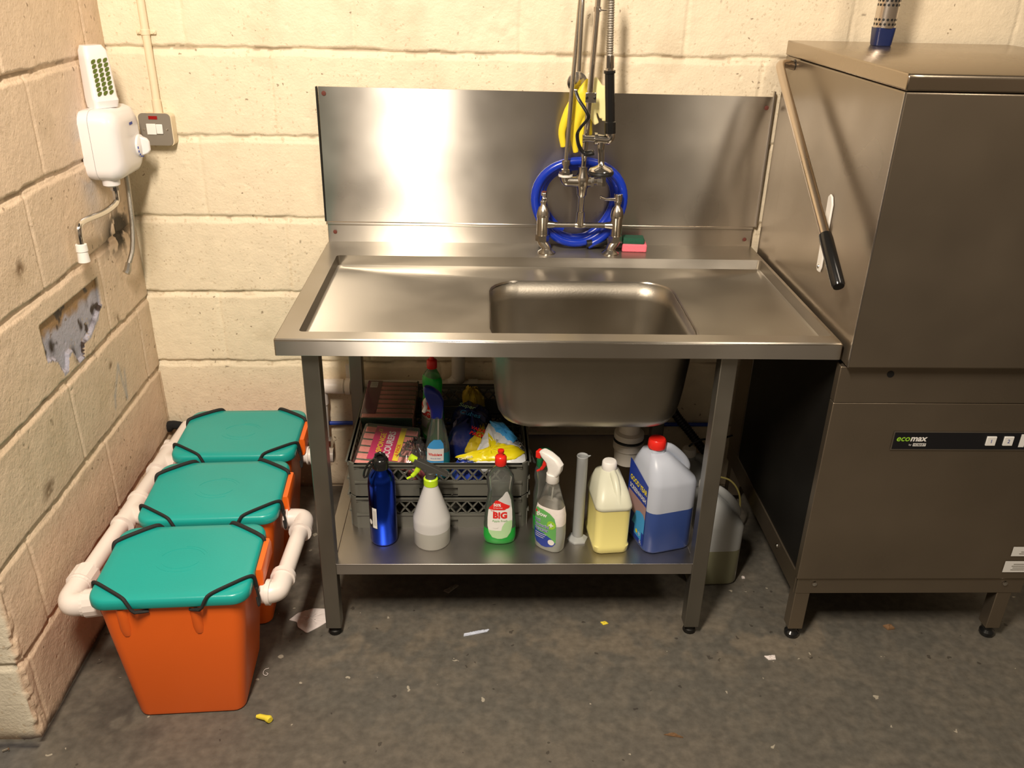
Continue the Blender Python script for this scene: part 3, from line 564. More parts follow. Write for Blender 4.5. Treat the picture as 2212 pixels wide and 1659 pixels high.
# control strip
PY_ = MY+.024
fp = lambda u, v, o: Vector((u, PY_-o, v))
cp = obj('control_strip', MB().box((2.049, PY_-.0012, .611), (2.505, PY_, .657)), 'lab_black', t, True)
obj('strip_border', MB().box((2.046, PY_-.0008, .608), (2.506, PY_, .660)), 'steel', t, True)
text('eco', .023, 2.0715, .6405, fp, 'lab_lime', cp, world=True, bold=.015, off=.0016, shear=.15)
text('max', .023, 2.109, .6405, fp, 'lab_white', cp, world=True, bold=.03, off=.0016, shear=.15)
text('by', .007, 2.092, .6235, fp, 'lab_white', cp, world=True, off=.0016)
decal(rect(2.099, .6195, 2.131, .6275), fp, 'lab_white', cp, 'logo_plate', 2, .0016, True)
text('HOBART', .0075, 2.115, .6235, fp, 'lab_black', cp, world=True, bold=.02, off=.002)
for x, s_ in ((2.290, '1'), (2.333, '2')):
    bb = obj('button', MB().box((x-.012, PY_-.004, .6225), (x+.012, PY_, .6475)), 'lab_white', cp, True, bevel=.001); text(s_, .014, x, .635, fp, 'lab_blue', bb, world=True, off=.0046)
decal(rect(2.362, .618, 2.376, .654), fp, 'lab_white', cp, 'indicator_symbol', 2, .0016, True)
for x0, z0, x1, z1 in ((2.437, .288, 2.50, .318), (2.428, .236, 2.50, .272)):
    lb = decal(rect(x0, z0, x1, z1), fp, 'lab_white', t, 'rating_label', 2, .0006, True)
    for k in range(2 if z0 > .25 else 4): decal(rect(x0+.02+(k % 2)*.004, z0+.007+k*.006, x1-.004, z0+.009+k*.006), fp, 'greyp', lb, 'print_line', 1, .001, True)
# lift handle
a_, b_, c_ = Vector((1.835, -.190, 1.425)), Vector((1.835, -.675, 1.105)), Vector((1.835, -.790, 1.030))
hn = obj('lift_handle', MB().tube(smooth([(MX+.002, -.118, 1.424), (MX-.022, -.128, 1.430), (1.840, -.155, 1.428), (1.835, -.20, 1.405)], 5)+[b_], .0115, 18), steel('handle_steel', col=(.62, .53, .44), rough=.3, bump=.02), t, True)
obj('grip', MB().tube([b_+(a_-b_)*.02, b_+(c_-b_)*.02, c_+(b_-c_)*.04, c_], [.0145, .0155, .0150, .0125], 20), 'blackg', hn, True)
br = obj('handle_stop', MB().loft([[(x, y, z) for y, z in ((-.528, 1.168), (-.538, 1.176), (-.550, 1.172), (-.560, 1.155), (-.562, 1.0), (-.556, .985), (-.540, .985), (-.533, .995))] for x in (MX-.006, MX-.0005)]), 'white', t, True, bevel=.002, label='white plastic stop strip')
obj('screw', MB().lathe([(0, 0), (.005, 0), (.004, .002), (0, .003)], (MX-.0065, -.547, .998), 14, (-1, 0, 0)), 'chrome', br, True)
obj('pivot_hole', MB().lathe([(0, 0), (.014, 0), (.014, .001), (0, .001)], (MX+.0028, -.118, 1.427), 20, (-1, 0, 0)), 'black', t, True)
# perforated steel tube over the machine
t = thing('perforated_tube', 'perforated steel tube with dark blue end above the machine top', 'pipe', (2.093, -.17, 1.4845))
m, nt, N, L, b = nm('perforated_steel'); b.inputs['Metallic'].default_value = 1; b.inputs['Base Color'].default_value = (.62, .56, .5, 1); b.inputs['Roughness'].default_value = .25
mb = MB().tube([(0, 0, .043), (.006, 0, .30)], .0275, 40, cap=False); sl = obj('steel_sleeve', mb, m, t)
cr_ = MB()
def hole_at(z, a, r=.0034):
    cx_ = .006*(z-.043)/.257; c = Vector((cx_+.0277*math.cos(a), .0277*math.sin(a), z)); nrm = Vector((math.cos(a), math.sin(a), 0)); tt_ = Vector((-math.sin(a), math.cos(a), 0))
    k = 10; cr_.add([c+tt_*r*math.cos(2*PI*i/k)+Vector((0, 0, r*math.sin(2*PI*i/k))) for i in range(k)], [tuple(range(k))])
for i, z in enumerate([.052, .063]+[.098+.0105*k for k in range(19)]):
    for j in range(16): hole_at(z, 2*PI*(j+.5*(i % 2))/16)
obj('perforations', cr_, 'black', sl)['kind'] = 'stuff'
obj('blue_end', MB().loft([sec(z, 0, 0, w_, d_, .012) for z, w_, d_ in ((0, .046, .040), (.004, .048, .042), (.044, .052, .050))]), mat('dark_blue_rubber', (.008, .018, .085), .35), t)
# ------------------------------------------------------------------ water heater, air freshener, switch, conduit
t = thing('water_heater', 'small white instant hand-wash water heater on the left wall', 'water heater', (.05, -.19, 1.2))
def hs_(x, dy0, dy1, z0, z1, r, n=6):
    pts = rr((dy0+dy1)/2, (z0+z1)/2, dy1-dy0, z1-z0, r, n); return [(x, y, z) for y, z in pts]
mb = MB().loft([hs_(.006, -.268, -.080, 1.118, 1.292, .03), hs_(.022, -.270, -.078, 1.115, 1.295, .032), hs_(.034, -.270, -.078, 1.115, 1.295, .032)]); obj('back_shell', mb, 'heater', t, True)
mb = MB().loft([hs_(.0352, -.270, -.078, 1.115, 1.295, .032), hs_(.070, -.268, -.080, 1.113, 1.294, .034), hs_(.088, -.262, -.088, 1.120, 1.288, .034), hs_(.098, -.250, -.100, 1.132, 1.274, .034), hs_(.102, -.234, -.114, 1.148, 1.258, .03)]); ft = obj('front_cover', mb, 'heater', t, True, angle=60)
decal([(1.247, -.172, -.150), (1.254, -.172, -.150)], lambda u, v, o: Vector((.1015+o, u, v)), 'lab_blue', ft, 'badge', 2, .0012, True)
mb = MB().lathe([(0, 0), (.031, 0), (.030, .006), (.024, .010), (.0, .011)], (.101, -.125, 1.185), 28, (1, 0, 0)); kn = obj('temperature_dial', mb, 'heater', t, True)
mb = MB().loft([[(.108, -.128+s*.006, 1.160), (.108, -.122+s*.006, 1.210)][0:0] or [(x, -.125+w_*a, 1.185+h_*b) for a, b in ((-1, -1), (1, -1), (1, 1), (-1, 1))] for x, w_, h_, s in ((.108, .010, .026, 0), (.124, .007, .020, 0), (.131, .004, .012, 0))]); obj('dial_grip', mb, 'heater', kn, True, bevel=.003)
for k in range(5):
    a = math.radians(180+k*22); c_ = Vector((.1085, -.125+.027*math.cos(a), 1.185+.027*math.sin(a))); obj('blue_mark', MB().box((c_.x-.003, c_.y-.002, c_.z-.003), (c_.x+.001, c_.y+.002, c_.z+.003)), 'lab_blue', kn, True)
mb = MB().lathe([(.024, 1.118), (.022, 1.100), (.014, 1.095), (0, 1.095)], (.050, -.225, 0)); obj('outlet_boss', mb, 'heater', t, True)
mb = MB().tube(smooth([(.056, -.225, 1.098), (.056, -.226, 1.070), (.055, -.235, 1.052), (.050, -.30, 1.045), (.046, -.40, 1.052), (.044, -.438, 1.050), (.044, -.452, 1.036), (.044, -.454, 1.005)], 6), .0082, 16); mb.lathe([(0, 1.085), (.011, 1.085), (.011, 1.097), (0, 1.097)], (.056, -.225, 0), 8)
sp = obj('swivel_spout', mb, 'chrome', t, True)
obj('nozzle', MB().lathe([(0, .958), (.0145, .958), (.0125, .985), (.0145, .986), (.0135, 1.003), (0, 1.005)], (.044, -.454, 0)), 'white', sp, True)
mb = MB().tube(smooth([(.062, -.150, 1.118), (.062, -.150, 1.09), (.060, -.152, 1.02), (.055, -.150, .96), (.048, -.160, .90), (.038, -.178, .862)], 8), .0068, 14); ih = obj('inlet_hose', mb, 'braid', t, True)
mb = MB().tube([(.038, -.178, .866), (.034, -.184, .846), (.030, -.190, .838)], [.0085, .0105, .0105], 8); obj('hose_nut', mb, 'nickel', ih, True)
t = thing('air_freshener', 'white plug-style air freshener with green gel grille on top of the heater', 'air freshener', (.05, -.185, 1.295))
t.rotation_euler = (0, 0, math.radians(-38))
SS = []; FT = ((0, .022, .066), (.018, .026, .070), (.026, .021, .070), (.115, .016, .066), (.140, .012, .062), (.152, .004, .050))
for z, x1, w_ in FT: SS.append([(x, y, z-.02*0) for x, y in rr((x1-.034)/2+.0, 0, x1+.030, w_, .011)])
cs = obj('casing', MB().loft(SS), 'heater', t)
def frg(u, v, o):
    x1 = float(np.interp(v, [a_[0] for a_ in FT], [a_[1] for a_ in FT])); return Vector((x1-.002+o, u, v))
for k in range(8):
    z = .033+k*.0112
    for j in range(3):
        u = -.0175+j*.0165; decal([(z-.002+j*.001, u-.006, u-.001), (z+.002+j*.001, u-.0065, u+.0045), (z+.006+j*.001, u-.0045, u+.0065), (z+.0085+j*.001, u+.001, u+.006)], frg, 'fresh', cs, 'grille_slot', 2, .0026)
t = thing('fused_switch', 'grey metal fused spur switch on the back wall below the conduit', 'switch', (.125, -.02, 1.21))
bx = obj('switch_box', MB().loft([[(x, y, z) for x, z in rr(.125, 1.212, .086, .086, .010)] for y in (-.002, -.036)]), 'cream', t, True)
pl = obj('face_plate', MB().loft([[(x, y, z) for x, z in rr(.122, 1.214, .088, .088, .012)] for y in (-.036, -.040)]), 'greyp', t, True)
obj('neon_indicator', MB().box((.107, -.0415, 1.242), (.131, -.040, 1.251)), 'neon', t, True)
rk = obj('fuse_carrier', MB().box((.098, -.043, 1.200), (.124, -.040, 1.230)), 'white', t, True, bevel=.001); obj('rocker', MB().box((.1245, -.0445, 1.202), (.143, -.040, 1.229)), 'lab_white', t, True, bevel=.002)
for x in (.090, .154): obj('plate_screw', MB().lathe([(0, 0), (.0035, 0), (.003, .0015), (0, .002)], (x, -.0402, 1.214), 12, (0, -1, 0)), 'chrome', t, True)
obj('side_gland', MB().tube([(.082, -.020, 1.205), (.060, -.020, 1.205)], .013, 14), 'cream', t, True)
t = thing('conduit', 'cream painted round conduit running down the back wall to the switch', 'conduit', (.124, -.014, 1.255))
obj('conduit_pipe', MB().tube([(.128, -.018, 1.254), (.127, -.014, 1.35), (.122, -.013, 1.75)], .0105, 18), 'cream', t, True)
obj('coupling', MB().tube([(.128, -.018, 1.254), (.1275, -.017, 1.292)], .0125, 18), 'cream', t, True)
sd = obj('saddle_clip', MB().box((.098, -.008, 1.462), (.151, -.003, 1.474)).tube([(.1245, -.013, 1.460), (.1245, -.013, 1.476)], .0125, 18), 'cream', t, True, bevel=.002)
for x in (.104, .145): obj('clip_screw', MB().lathe([(0, 0), (.004, 0), (.003, .002), (0, .0025)], (x, -.008, 1.468), 12, (0, -1, 0)), 'cream', sd, True)
# ------------------------------------------------------------------ grease-trap bins
def bin_(y, lab, rot, x=.340, legs=True):
    t = thing('lidded_bin', lab, 'bin', (x, y, 0), rot, 'orange bins with teal lids along the left wall')
    mb = MB().loft([sec(0.0, 0, 0, .235, .215, .02), sec(.004, 0, 0, .250, .228, .026), sec(.012, 0, 0, .254, .232, .028), sec(.26, 0, 0, .308, .254, .032), sec(.352, 0, 0, .326, .262, .034)])
    bd = obj('body', mb, 'orange', t)
    for sx in (-.105, .055):
        obj('rib', MB().tube([(sx, -.1215, .345), (sx, -.1190, .285), (sx, -.1165, .268), (sx, -.110, .258)], [.016, .0155, .014, .006], 14), 'orange', bd)
    W_, D_ = .352, .284
    mb = MB().loft([sec(.349, 0, 0, W_-.004, D_-.004, .038, 8), sec(.352, 0, 0, W_, D_, .040, 8), sec(.366, 0, 0, W_, D_, .040, 8), sec(.373, 0, 0, W_-.005, D_-.005, .038, 8), sec(.376, 0, 0, W_-.014, D_-.014, .034, 8), sec(.377, 0, 0, W_-.05, D_-.05, .03, 8)])
    ld = obj('lid', mb, 'teal', t, angle=60)
    for k, (r_, a0, a1) in enumerate(((.052, 20, 160), (.045, 200, 340), (.060, 25, 90), (.060, 210, 300))):
        obj('moulded_mark', MB().tube([(r_*math.cos(math.radians(a0+(a1-a0)*i/16)), .0+.8*r_*math.sin(math.radians(a0+(a1-a0)*i/16)), .3768) for i in range(17)], .0009, 6), 'teal', ld)
    for sx in (-1, 1):
        for sy in (-1, 1):
            a = (sx*.178, sy*.072, .371); b_ = (sx*.085, sy*.144, .371); m1_ = (sx*.135, sy*.106, .3815)
            c1 = (sx*.168, sy*.080, .380); c2 = (sx*.096, sy*.136, .380)
            P_ = smooth([(sx*.180, sy*.066, .335), a, c1, m1_, c2, b_, (sx*.076, sy*.147, .352)], 5)
            if sy < 0: P_ = P_+smooth([(sx*.070, sy*.147, .346), (sx*.056, sy*.138, .340), (sx*.045, sy*.133, .338)], 3)
            obj('elastic_cord', MB().tube(P_, .0050, 10, flat=.8), 'cord', t)
    obj('cord_hook', MB().tube(smooth([(.182, -.078, .345), (.186, -.080, .315), (.184, -.084, .298), (.181, -.078, .318)], 4), .0032, 8), 'cord', t)
    obj('latch', MB().loft([sec(z, .184, .018, w_, .125, .004) for z, w_ in ((.318, .010), (.330, .018), (.362, .018), (.370, .012))]), 'orange', t, label='orange side latch')
    return t
R3 = math.radians
bin_(-.905, 'orange bin with teal lid and black corner cords, nearest the camera', R3(3.5), .343)
bin_(-.597, 'middle orange bin with teal lid, between the front and rear bins', R3(3.5), .341)
bin_(-.285, 'orange bin with teal lid at the back, against the back wall', R3(2), .328)
# ------------------------------------------------------------------ white waste pipes
R0 = .0215
t = thing('waste_pipe', 'long white waste pipe along the foot of the left wall beside the bins', 'pipe', (.09, -.5, .28))
obj('pipe', MB().tube([(.088, -.905, .295), (.100, -.10, .290)], R0, 20), 'pvc', t, True)
mb = MB().tube(smooth([(.087, -.865, .295), (.086, -.925, .295), (.089, -.952, .295), (.105, -.968, .295), (.150, -.962, .297)], 6), .027, 20); obj('elbow', mb, 'pvc', t, True)
for a, b_ in (((.087, -.855, .295), (.086, -.895, .295)), ((.130, -.966, .296), (.168, -.960, .297))):
    mb = MB().tube([a, b_], .033, 14); mb.tube([Vector(a).lerp(Vector(b_), -.2), Vector(a).lerp(Vector(b_), 1.2)], .029, 20); obj('compression_nut', mb, 'pvc', t, True, smooth_=False)
for y0 in (-.60, -.33):
    mb = MB().tube([(.097, y0-.05, .292), (.098, y0+.07, .292)], .0275, 20); mb.tube(smooth([(.098, y0+.035, .292), (.112, y0+.005, .293), (.15, y0-.015, .296)]), .0255, 20); mb.tube([(.097, y0-.055, .292), (.097, y0-.042, .292)], .031, 20); mb.tube([(.098, y0+.062, .292), (.098, y0+.075, .292)], .031, 20)
    obj('tee_fitting', mb, 'pvc', t, True)
mb = MB().tube([(.02, -.10, .215), (.14, -.11, .215)], .024, 20); mb.tube([(.055, -.10, .215), (.070, -.101, .215)], .0265, 20); mb.tube(smooth([(.12, -.108, .215), (.150, -.112, .225), (.16, -.115, .26)]), .024, 20)
obj('corner_stub', mb, 'pvc', t, True)
def ubend(y0, y1, xb, label, z=.300):
    t = thing('waste_pipe', label, 'pipe', (xb, (y0+y1)/2, z))
    obj('pipe', MB().tube([(.566, y0+.02, z-.004), (.574, y1-.02, z+.004)], R0-.001, 20), 'pvc', t, True)
    mb = MB().tube(smooth([(xb, y0, z), (.545, y0-.002, z), (.562, y0+.006, z), (.567, y0+.025, z), (.567, y0+.055, z)], 6), .0255, 20)
    mb.tube([(xb+.012, y0, z), (xb+.022, y0, z)], .031, 20); mb.tube([(.567, y0+.050, z), (.5672, y0+.064, z)], .030, 20); obj('elbow', mb, 'pvc', t, True)
    mb = MB().tube(smooth([(.513, y1, z), (.552, y1+.002, z), (.570, y1-.004, z), (.574, y1-.025, z), (.573, y1-.055, z)], 6), .0255, 20)
    mb.tube([(.522, y1, z), (.532, y1, z)], .031, 20); mb.tube([(.573, y1-.050, z), (.573, y1-.064, z)], .030, 20); obj('elbow', mb, 'pvc', t, True)
    return t
ubend(-.932, -.628, .528, 'white U-shaped waste pipe linking the front and middle bins')
t = thing('pipe_stub', 'short white ribbed pipe stub on the right side of the rear bin', 'pipe', (.54, -.30, .3))
mb = MB().tube([(.508, -.300, .302), (.600, -.296, .302)], .022, 20)
for x in (.522, .533, .544): mb.tube([(x, -.300, .302), (x+.005, -.300, .302)], .0285, 20)
obj('pipe', mb, 'pvc', t, True)
t = thing('waste_pipe', 'white waste pipe clipped along the back wall under the sink', 'pipe', (.8, -.038, .42))
obj('pipe', MB().tube([(.56, -.038, .408), (1.30, -.038, .412)], R0, 20), 'pvcs', t, True)
obj('elbow', MB().tube(smooth([(.600, -.038, .408), (.545, -.038, .408), (.527, -.038, .402), (.522, -.038, .385), (.522, -.038, .345)], 6), .0245, 20), 'pvc', t, True)
obj('drop_pipe', MB().tube([(.522, -.038, .36), (.520, -.050, .17)], R0, 20), 'pvc', t, True)
obj('stack_pipe', MB().tube(smooth([(.905, -.038, .411), (.940, -.038, .413), (.966, -.038, .435), (.972, -.038, .47), (.972, -.038, .84)], 6), R0, 20), 'pvcs', t, True)
obj('pipe_clip', MB().tube([(.606, -.038, .408), (.622, -.038, .408)], .027, 20).box((.606, -.020, .400), (.622, -.003, .475)), 'pvc', t, True)
for x in (.93, 1.005): obj('pipe_joint', MB().tube([(x, -.038, .411), (x+.03, -.038, .411)], .0245, 20), 'pvcs', t, True)
mb = MB().tube([(.507, -.055, .205), (.548, -.055, .205)], .017, 16); mb.tube([(.535, -.055, .205), (.550, -.055, .205)], .024, 8); obj('compression_fitting', mb, 'chrome', t, True, label='chrome compression fitting')
t = thing('water_pipe', 'thin blue plastic water pipe low along the back wall', 'pipe', (.4, -.02, .255))
obj('pipe', MB().tube([(.020, -.018, .252), (.62, -.018, .262), (1.84, -.018, .262)], .0068, 14), 'bluep', t, True)
obj('black_lagging', MB().tube(smooth([(.004, -.020, .240), (.02, -.024, .255), (.045, -.020, .250), (.072, -.019, .254)]), [.016]*6+[.014]*7+[.012]*6, 12), 'mould', t, True)
# ------------------------------------------------------------------ wash racks under the sink
def rack(z0, label):
    t = thing('wash_rack', label, 'crate', (.9315, -.338, z0), R3(.3), 'stacked grey wash racks on the undershelf')
    W_, D_, H_ = .492, .492, .104
    mb = MB()
    def wall(M4):
        o = mb.X; mb.X = M4; w = W_/2
        mb.box((-w+.02, -.0, H_-.014), (w-.02, .006, H_)); mb.box((-w+.02, -.005, H_-.004), (w-.02, .010, H_))
        mb.box((-w+.02, .001, .004), (-.052, .006, .052)); mb.box((.052, .001, .004), (w-.02, .006, .052)); mb.box((-.052, .001, .030), (.052, .006, .052)); mb.box((-.052, .010, .004), (.052, .014, .030))
        mb.box((-w+.02, -.003, .046), (w-.02, .008, .051))
        n = 13; p = (W_-.09)/n
        for i in range(n+1):
            x = -w+.045+i*p
            for s in (-1, 1):
                xa, xb = x, x+s*p*1.0
                if xb < -w+.03 or xb > w-.03: continue
                mb.loft([[(xa-.0022, .001, .050), (xa+.0022, .001, .050), (xa+.0022, .006, .050), (xa-.0022, .006, .050)], [(xb-.0022, .001, H_-.013), (xb+.0022, .001, H_-.013), (xb+.0022, .006, H_-.013), (xb-.0022, .006, H_-.013)]])
        mb.X = o
    for k in range(4):
        wall(Matrix.Rotation(k*PI/2, 4, 'Z') @ Matrix.Translation((0, -D_/2, 0)))
    for sx in (-1, 1):
        for sy in (-1, 1):
            ax_ = 0 if sx > 0 else 1
            a0 = math.atan2(sy, sx); cxx, cyy = sx*(W_/2-.035), sy*(D_/2-.035)
            pts = []
            for R_ in (.035, .029):
                for k in range(9):
                    a = a0-PI/4-.0+k*PI/2/8; pts.append((cxx+R_*math.cos(a), cyy+R_*math.sin(a)))
            outl = pts[:9]+pts[9:][::-1]
            tx = Vector((0, 0))
            mb.loft([[(x, y, z) for x, y in outl] for z in (.004, H_)])
            # flat returns beside the corner
            mb.box((sx*(W_/2)-(.0055 if sx > 0 else 0), cyy-(.0 if sy > 0 else .0)-.03*(sy > 0), .004), (sx*(W_/2)+(.0055 if sx < 0 else 0), cyy+.03*(sy < 0), H_))
            mb.box((cxx-.03*(sx > 0), sy*(D_/2)-(.0055 if sy > 0 else 0), .004), (cxx+.03*(sx < 0), sy*(D_/2)+(.0055 if sy < 0 else 0), H_))
    for i in range(13):
        x = -W_/2+.03+i*(W_-.06)/12; mb.box((x-.0025, -D_/2+.005, .004), (x+.0025, D_/2-.005, .008)); mb.box((-W_/2+.005, x-.0025, .004), (W_/2-.005, x+.0025, .0079))
    obj('rack_frame', mb, 'crate', t, angle=30)
    return t
rack(.2350, 'grey plastic lattice wash rack at the bottom of the stack on the undershelf')
rack(.3395, 'grey plastic lattice wash rack on top of the stack, filled with cleaning supplies')
ZR = .3475
# ---- sponge packs
def sponges(t, n, L_, W_, Hh, wrapH=True):
    p = W_/n
    for i in range(n):
        y = -W_/2+p*(i+.5); e = obj('sponge', MB().box((-L_/2, y-p*.46, 0), (L_/2, y+p*.30, Hh)), 'sponge', t, bevel=.003)
        obj('scouring_layer', MB().box((-L_/2, y+p*.31, .001), (L_/2, y+p*.50, Hh-.002)), 'scour', e, bevel=.001)
def flatf(z, yaw=0): return lambda u, v, o: Vector((u, v, z+o))
t = thing('sponge_scourer_pack', 'pack of pink sponge scourers at the back left of the rack', 'sponges', (.772, -.225, .392), (R3(6), 0, R3(-1)))
sponges(t, 8, .150, .200, .072)
obj('end_pad', MB().box((-.075, -.108, 0), (.075, -.1005, .070)), 'scour', t, bevel=.002)
lb = obj('card_wrap', MB().box((-.078, -.085, .0728), (-.034, .098, .0738)), 'lab_maroon', t); decal(rect(-.069, .058, -.047, .090), flatf(.0742), 'lab_white', lb, 'barcode_label', 1)
for k in range(6): decal(rect(-.067+k*.0032, .062, -.0655+k*.0032, .087), flatf(.0746), 'greyp', lb, 'barcode_bar', 1)
obj('film_wrap', MB().loft([sec(z, 0, -.004, w_, d_, .01) for z, w_, d_ in ((-.001, .154, .212), (.074, .158, .214), (.0765, .150, .206))]), 'film', t)
t = thing('sponge_scourer_pack', 'pack of pink sponge scourers with magenta label at the front of the rack', 'sponges', (.783, -.455, .372), (R3(13), R3(2), R3(-7)))
sponges(t, 6, .150, .165, .062)
obj('end_pad', MB().box((-.075, -.092, 0), (.075, -.083, .060)), 'scour', t, bevel=.002)
lb = obj('card_wrap', MB().box((-.045, -.055, .0624), (.040, .080, .0634)), 'lab_pink', t); ff = flatf(.0636)
decal(rect(.026, -.055, .042, .080), ff, 'lab_yellow', lb, 'yellow_band', 1)
text('SPONGE', .021, -.018, .012, ff, 'lab_yellow', lb, bold=.02, rot=PI/2); text('SCOURERS', .026, .006, .008, ff, 'lab_white', lb, bold=.03, rot=PI/2, xs=.85); text('6 PACK', .014, .034, -.012, ff, 'lab_red', lb, bold=.02, rot=PI/2, off=.001)
text('£1', .014, -.030, .062, ff, 'lab_yellow', lb, bold=.02, rot=PI/2)
obj('film_wrap', MB().loft([sec(z, 0, -.004, w_, d_, .01) for z, w_, d_ in ((-.001, .156, .182), (.064, .160, .184), (.067, .152, .176))]), 'film', t)
def crumple(cx, cy, z, pts, hgt, seed, rings=7, amp=.006):
    """a crumpled closed pouch over an outline"""
    mb = MB(); n = 48; P2 = []
    pts = pts+[pts[0]]; L_ = [0]
    for a, b_ in zip(pts, pts[1:]): L_.append(L_[-1]+math.dist(a, b_))
    for k in range(n):
        s = L_[-1]*k/n; P2.append((float(np.interp(s, L_, [p[0] for p in pts])), float(np.interp(s, L_, [p[1] for p in pts]))))
    gx = sum(p[0] for p in P2)/n; gy = sum(p[1] for p in P2)/n; secs = []; r_ = np.random.default_rng(seed)
    for i in list(range(rings+1)):
        f = i/rings; s = math.cos(f*PI/2)
        secs.append([(gx+(x-gx)*max(s, .02), gy+(y-gy)*max(s, .02), z+hgt*math.sin(f*PI/2)+float(r_.normal(0, amp))*(f > 0)) for x, y in P2])
    bt = [(x, y, z-.002) for x, y in P2]
    mb.loft([bt]+secs); return mb
t = thing('plastic_bag', 'crumpled clear bag around a pink cloth beside the front sponge pack', 'bag', (.86, -.50, .372))
obj('pink_cloth', crumple(0, 0, .352, [(.82, -.53), (.845, -.56), (.885, -.555), (.90, -.51), (.87, -.46), (.83, -.48)], .058, 3, amp=.004), 'pinkbag', t, True)
obj('film', crumple(0, 0, .372, [(.80, -.52), (.84, -.565), (.895, -.56), (.905, -.47), (.88, -.41), (.84, -.43)], .085, 4, amp=.008), 'film', t, True)
t = thing('duster_bag', 'dark blue crumpled bag with yellow corner at the back of the rack', 'bag', (1.0, -.3, .36))
bo = obj('bag', crumple(0, 0, ZR+.006, [(.945, -.38), (1.03, -.43), (1.09, -.36), (1.08, -.16), (1.0, -.11), (.955, -.16)], .085, 9, amp=.006), 'bag_dark', t, True)
ts_ = lambda u, v, o: Vector((1.005+u, -.285+v*.88, ZR+.095+v*.30+o))
for s_, u, v, m_, z_ in (('Super', .0, .030, 'lab_lgreen', .022), ('Cubes', .01, -.005, 'lab_sky', .026)): text(s_, z_, u, v, ts_, m_, bo, world=True, bold=.01, rot=-.35)
obj('yellow_corner', crumple(0, 0, ZR+.055, [(.985, -.10), (1.045, -.11), (1.06, -.16), (1.03, -.185), (.99, -.15)], .05, 12, amp=.005), mat('ochre_film', (.45, .33, .03), .35, noise=.4, nscale=60), t, True)
vb = obj('value_flash', crumple(0, 0, ZR+.045, [(1.00, -.43), (1.05, -.445), (1.07, -.36), (1.065, -.28), (1.05, -.28), (1.03, -.36)], .035, 13, amp=.003), mat('yellow_film', (.60, .46, .02), .3, noise=.3, nscale=40), t, True)
text('VALUE', .016, 0, 0, lambda u, v, o: Vector((1.040+u, -.375+v, ZR+.088+v*.3+o)), 'lab_red', vb, world=True, bold=.03, rot=-.4); text('PACK', .018, -.004, -.020, lambda u, v, o: Vector((1.040+u, -.375+v, ZR+.088+v*.3+o)), 'lab_red', vb, world=True, bold=.03, rot=-.4)
t = thing('cleaning_cloth_packet', 'white and yellow packet of cleaning cloths at the front right of the rack', 'packet', (1.09, -.47, .40))
def pillow(pts, z, seed, m, name, parent, lift=None, hgt=.022, amp=.0025): return obj(name, crumple(0, 0, z, pts, hgt, seed, 6, amp), m, parent, True)
tt2 = Matrix.Translation((1.09, -.47, .415)) @ Matrix.Rotation(R3(16), 4, 'X') @ Matrix.Rotation(R3(-3), 4, 'Y')
def tilt(mb): mb.v = [tuple(tt2 @ Vector(v)) for v in mb.v]; return mb
pk = obj('packet', tilt(crumple(0, 0, 0, [(-.022, .115), (.020, .105), (.098, -.035), (.080, -.052), (-.085, -.080), (-.070, -.045)], .024, 21, 6, .003)), 'bag_white', t, True)
obj('yellow_star', tilt(crumple(0, 0, .018, [(-.022, .06), (.005, .02), (.060, .005), (.082, -.02), (.05, -.045), (-.05, -.050), (-.115, -.030), (-.06, -.015), (-.02, .0)], .011, 22, 6, .0015)), mat('bright_yellow_print', (.85, .72, .01), .3, bump=.5, bscale=60), pk, True)
obj('blue_header', tilt(crumple(0, 0, .014, [(-.018, .113), (.022, .105), (.062, .04), (.046, .02), (.0, .060)], .010, 23, 4, .001)), 'lab_sky', pk, True)
obj('film_corner', tilt(crumple(0, 0, .002, [(.04, .07), (.10, -.0), (.112, -.05), (.08, -.03)], .012, 24, 4, .002)), 'film', pk, True)
t = thing('cleaning_cloth_packet', 'small blue packet of cloths lying against the rack front', 'packet', (1.0, -.53, .39))
p2 = obj('packet', crumple(0, 0, .370, [(.965, -.50), (1.03, -.49), (1.055, -.54), (1.04, -.572), (.975, -.572)], .05, 31, 6, .004), 'lab_blue', t, True)
fk = lambda u, v, o: Vector((1.0+u, -.525+v*.9, .424+v*.12+o))
text('Cloths', .016, .004, .008, fk, 'lab_white', p2, world=True, rot=.35, bold=.01); text('multi-purpose', .008, .008, -.010, fk, 'lab_white', p2, world=True, rot=.35)
obj('green_mark', crumple(0, 0, .375, [(1.00, -.573), (1.03, -.573), (1.03, -.578), (1.0, -.578)], .012, 35, 4, .001), 'lab_green', p2, True)
# ------------------------------------------------------------------ bottles
def lerp_tab(tab, z, k): return float(np.interp(z, [r[0] for r in tab], [r[k] for r in tab]))
def ell(z, w_, d_, n=32): return [(w_/2*math.cos(2*PI*i/n), d_/2*math.sin(2*PI*i/n), z) for i in range(n)]
def sq(z, w_, d_, e=2.6, n=40):
    o = []
    for i in range(n):
        a = 2*PI*i/n; c, s = math.cos(a), math.sin(a); o.append((w_/2*abs(c)**(2/e)*(1 if c > 0 else -1), d_/2*abs(s)**(2/e)*(1 if s > 0 else -1), z))
    return o
def surf(tab, e=2.6):
    def f(u, v, o):
        w_, d_ = lerp_tab(tab, v, 1), lerp_tab(tab, v, 2); k = min(.995, abs(2*u/w_)); return Vector((u, -d_/2*(1-k**e)**(1/e)-o-.0004, v))
    return f
def shrink(tab, z1, g=.0022):
    zs_ = [r for r in tab if r[0] < z1]; last = (z1, lerp_tab(tab, z1, 1), lerp_tab(tab, z1, 2)); return [(max(r[0], .002), r[1]-2*g, r[2]-2*g) for r in zs_+[last]]
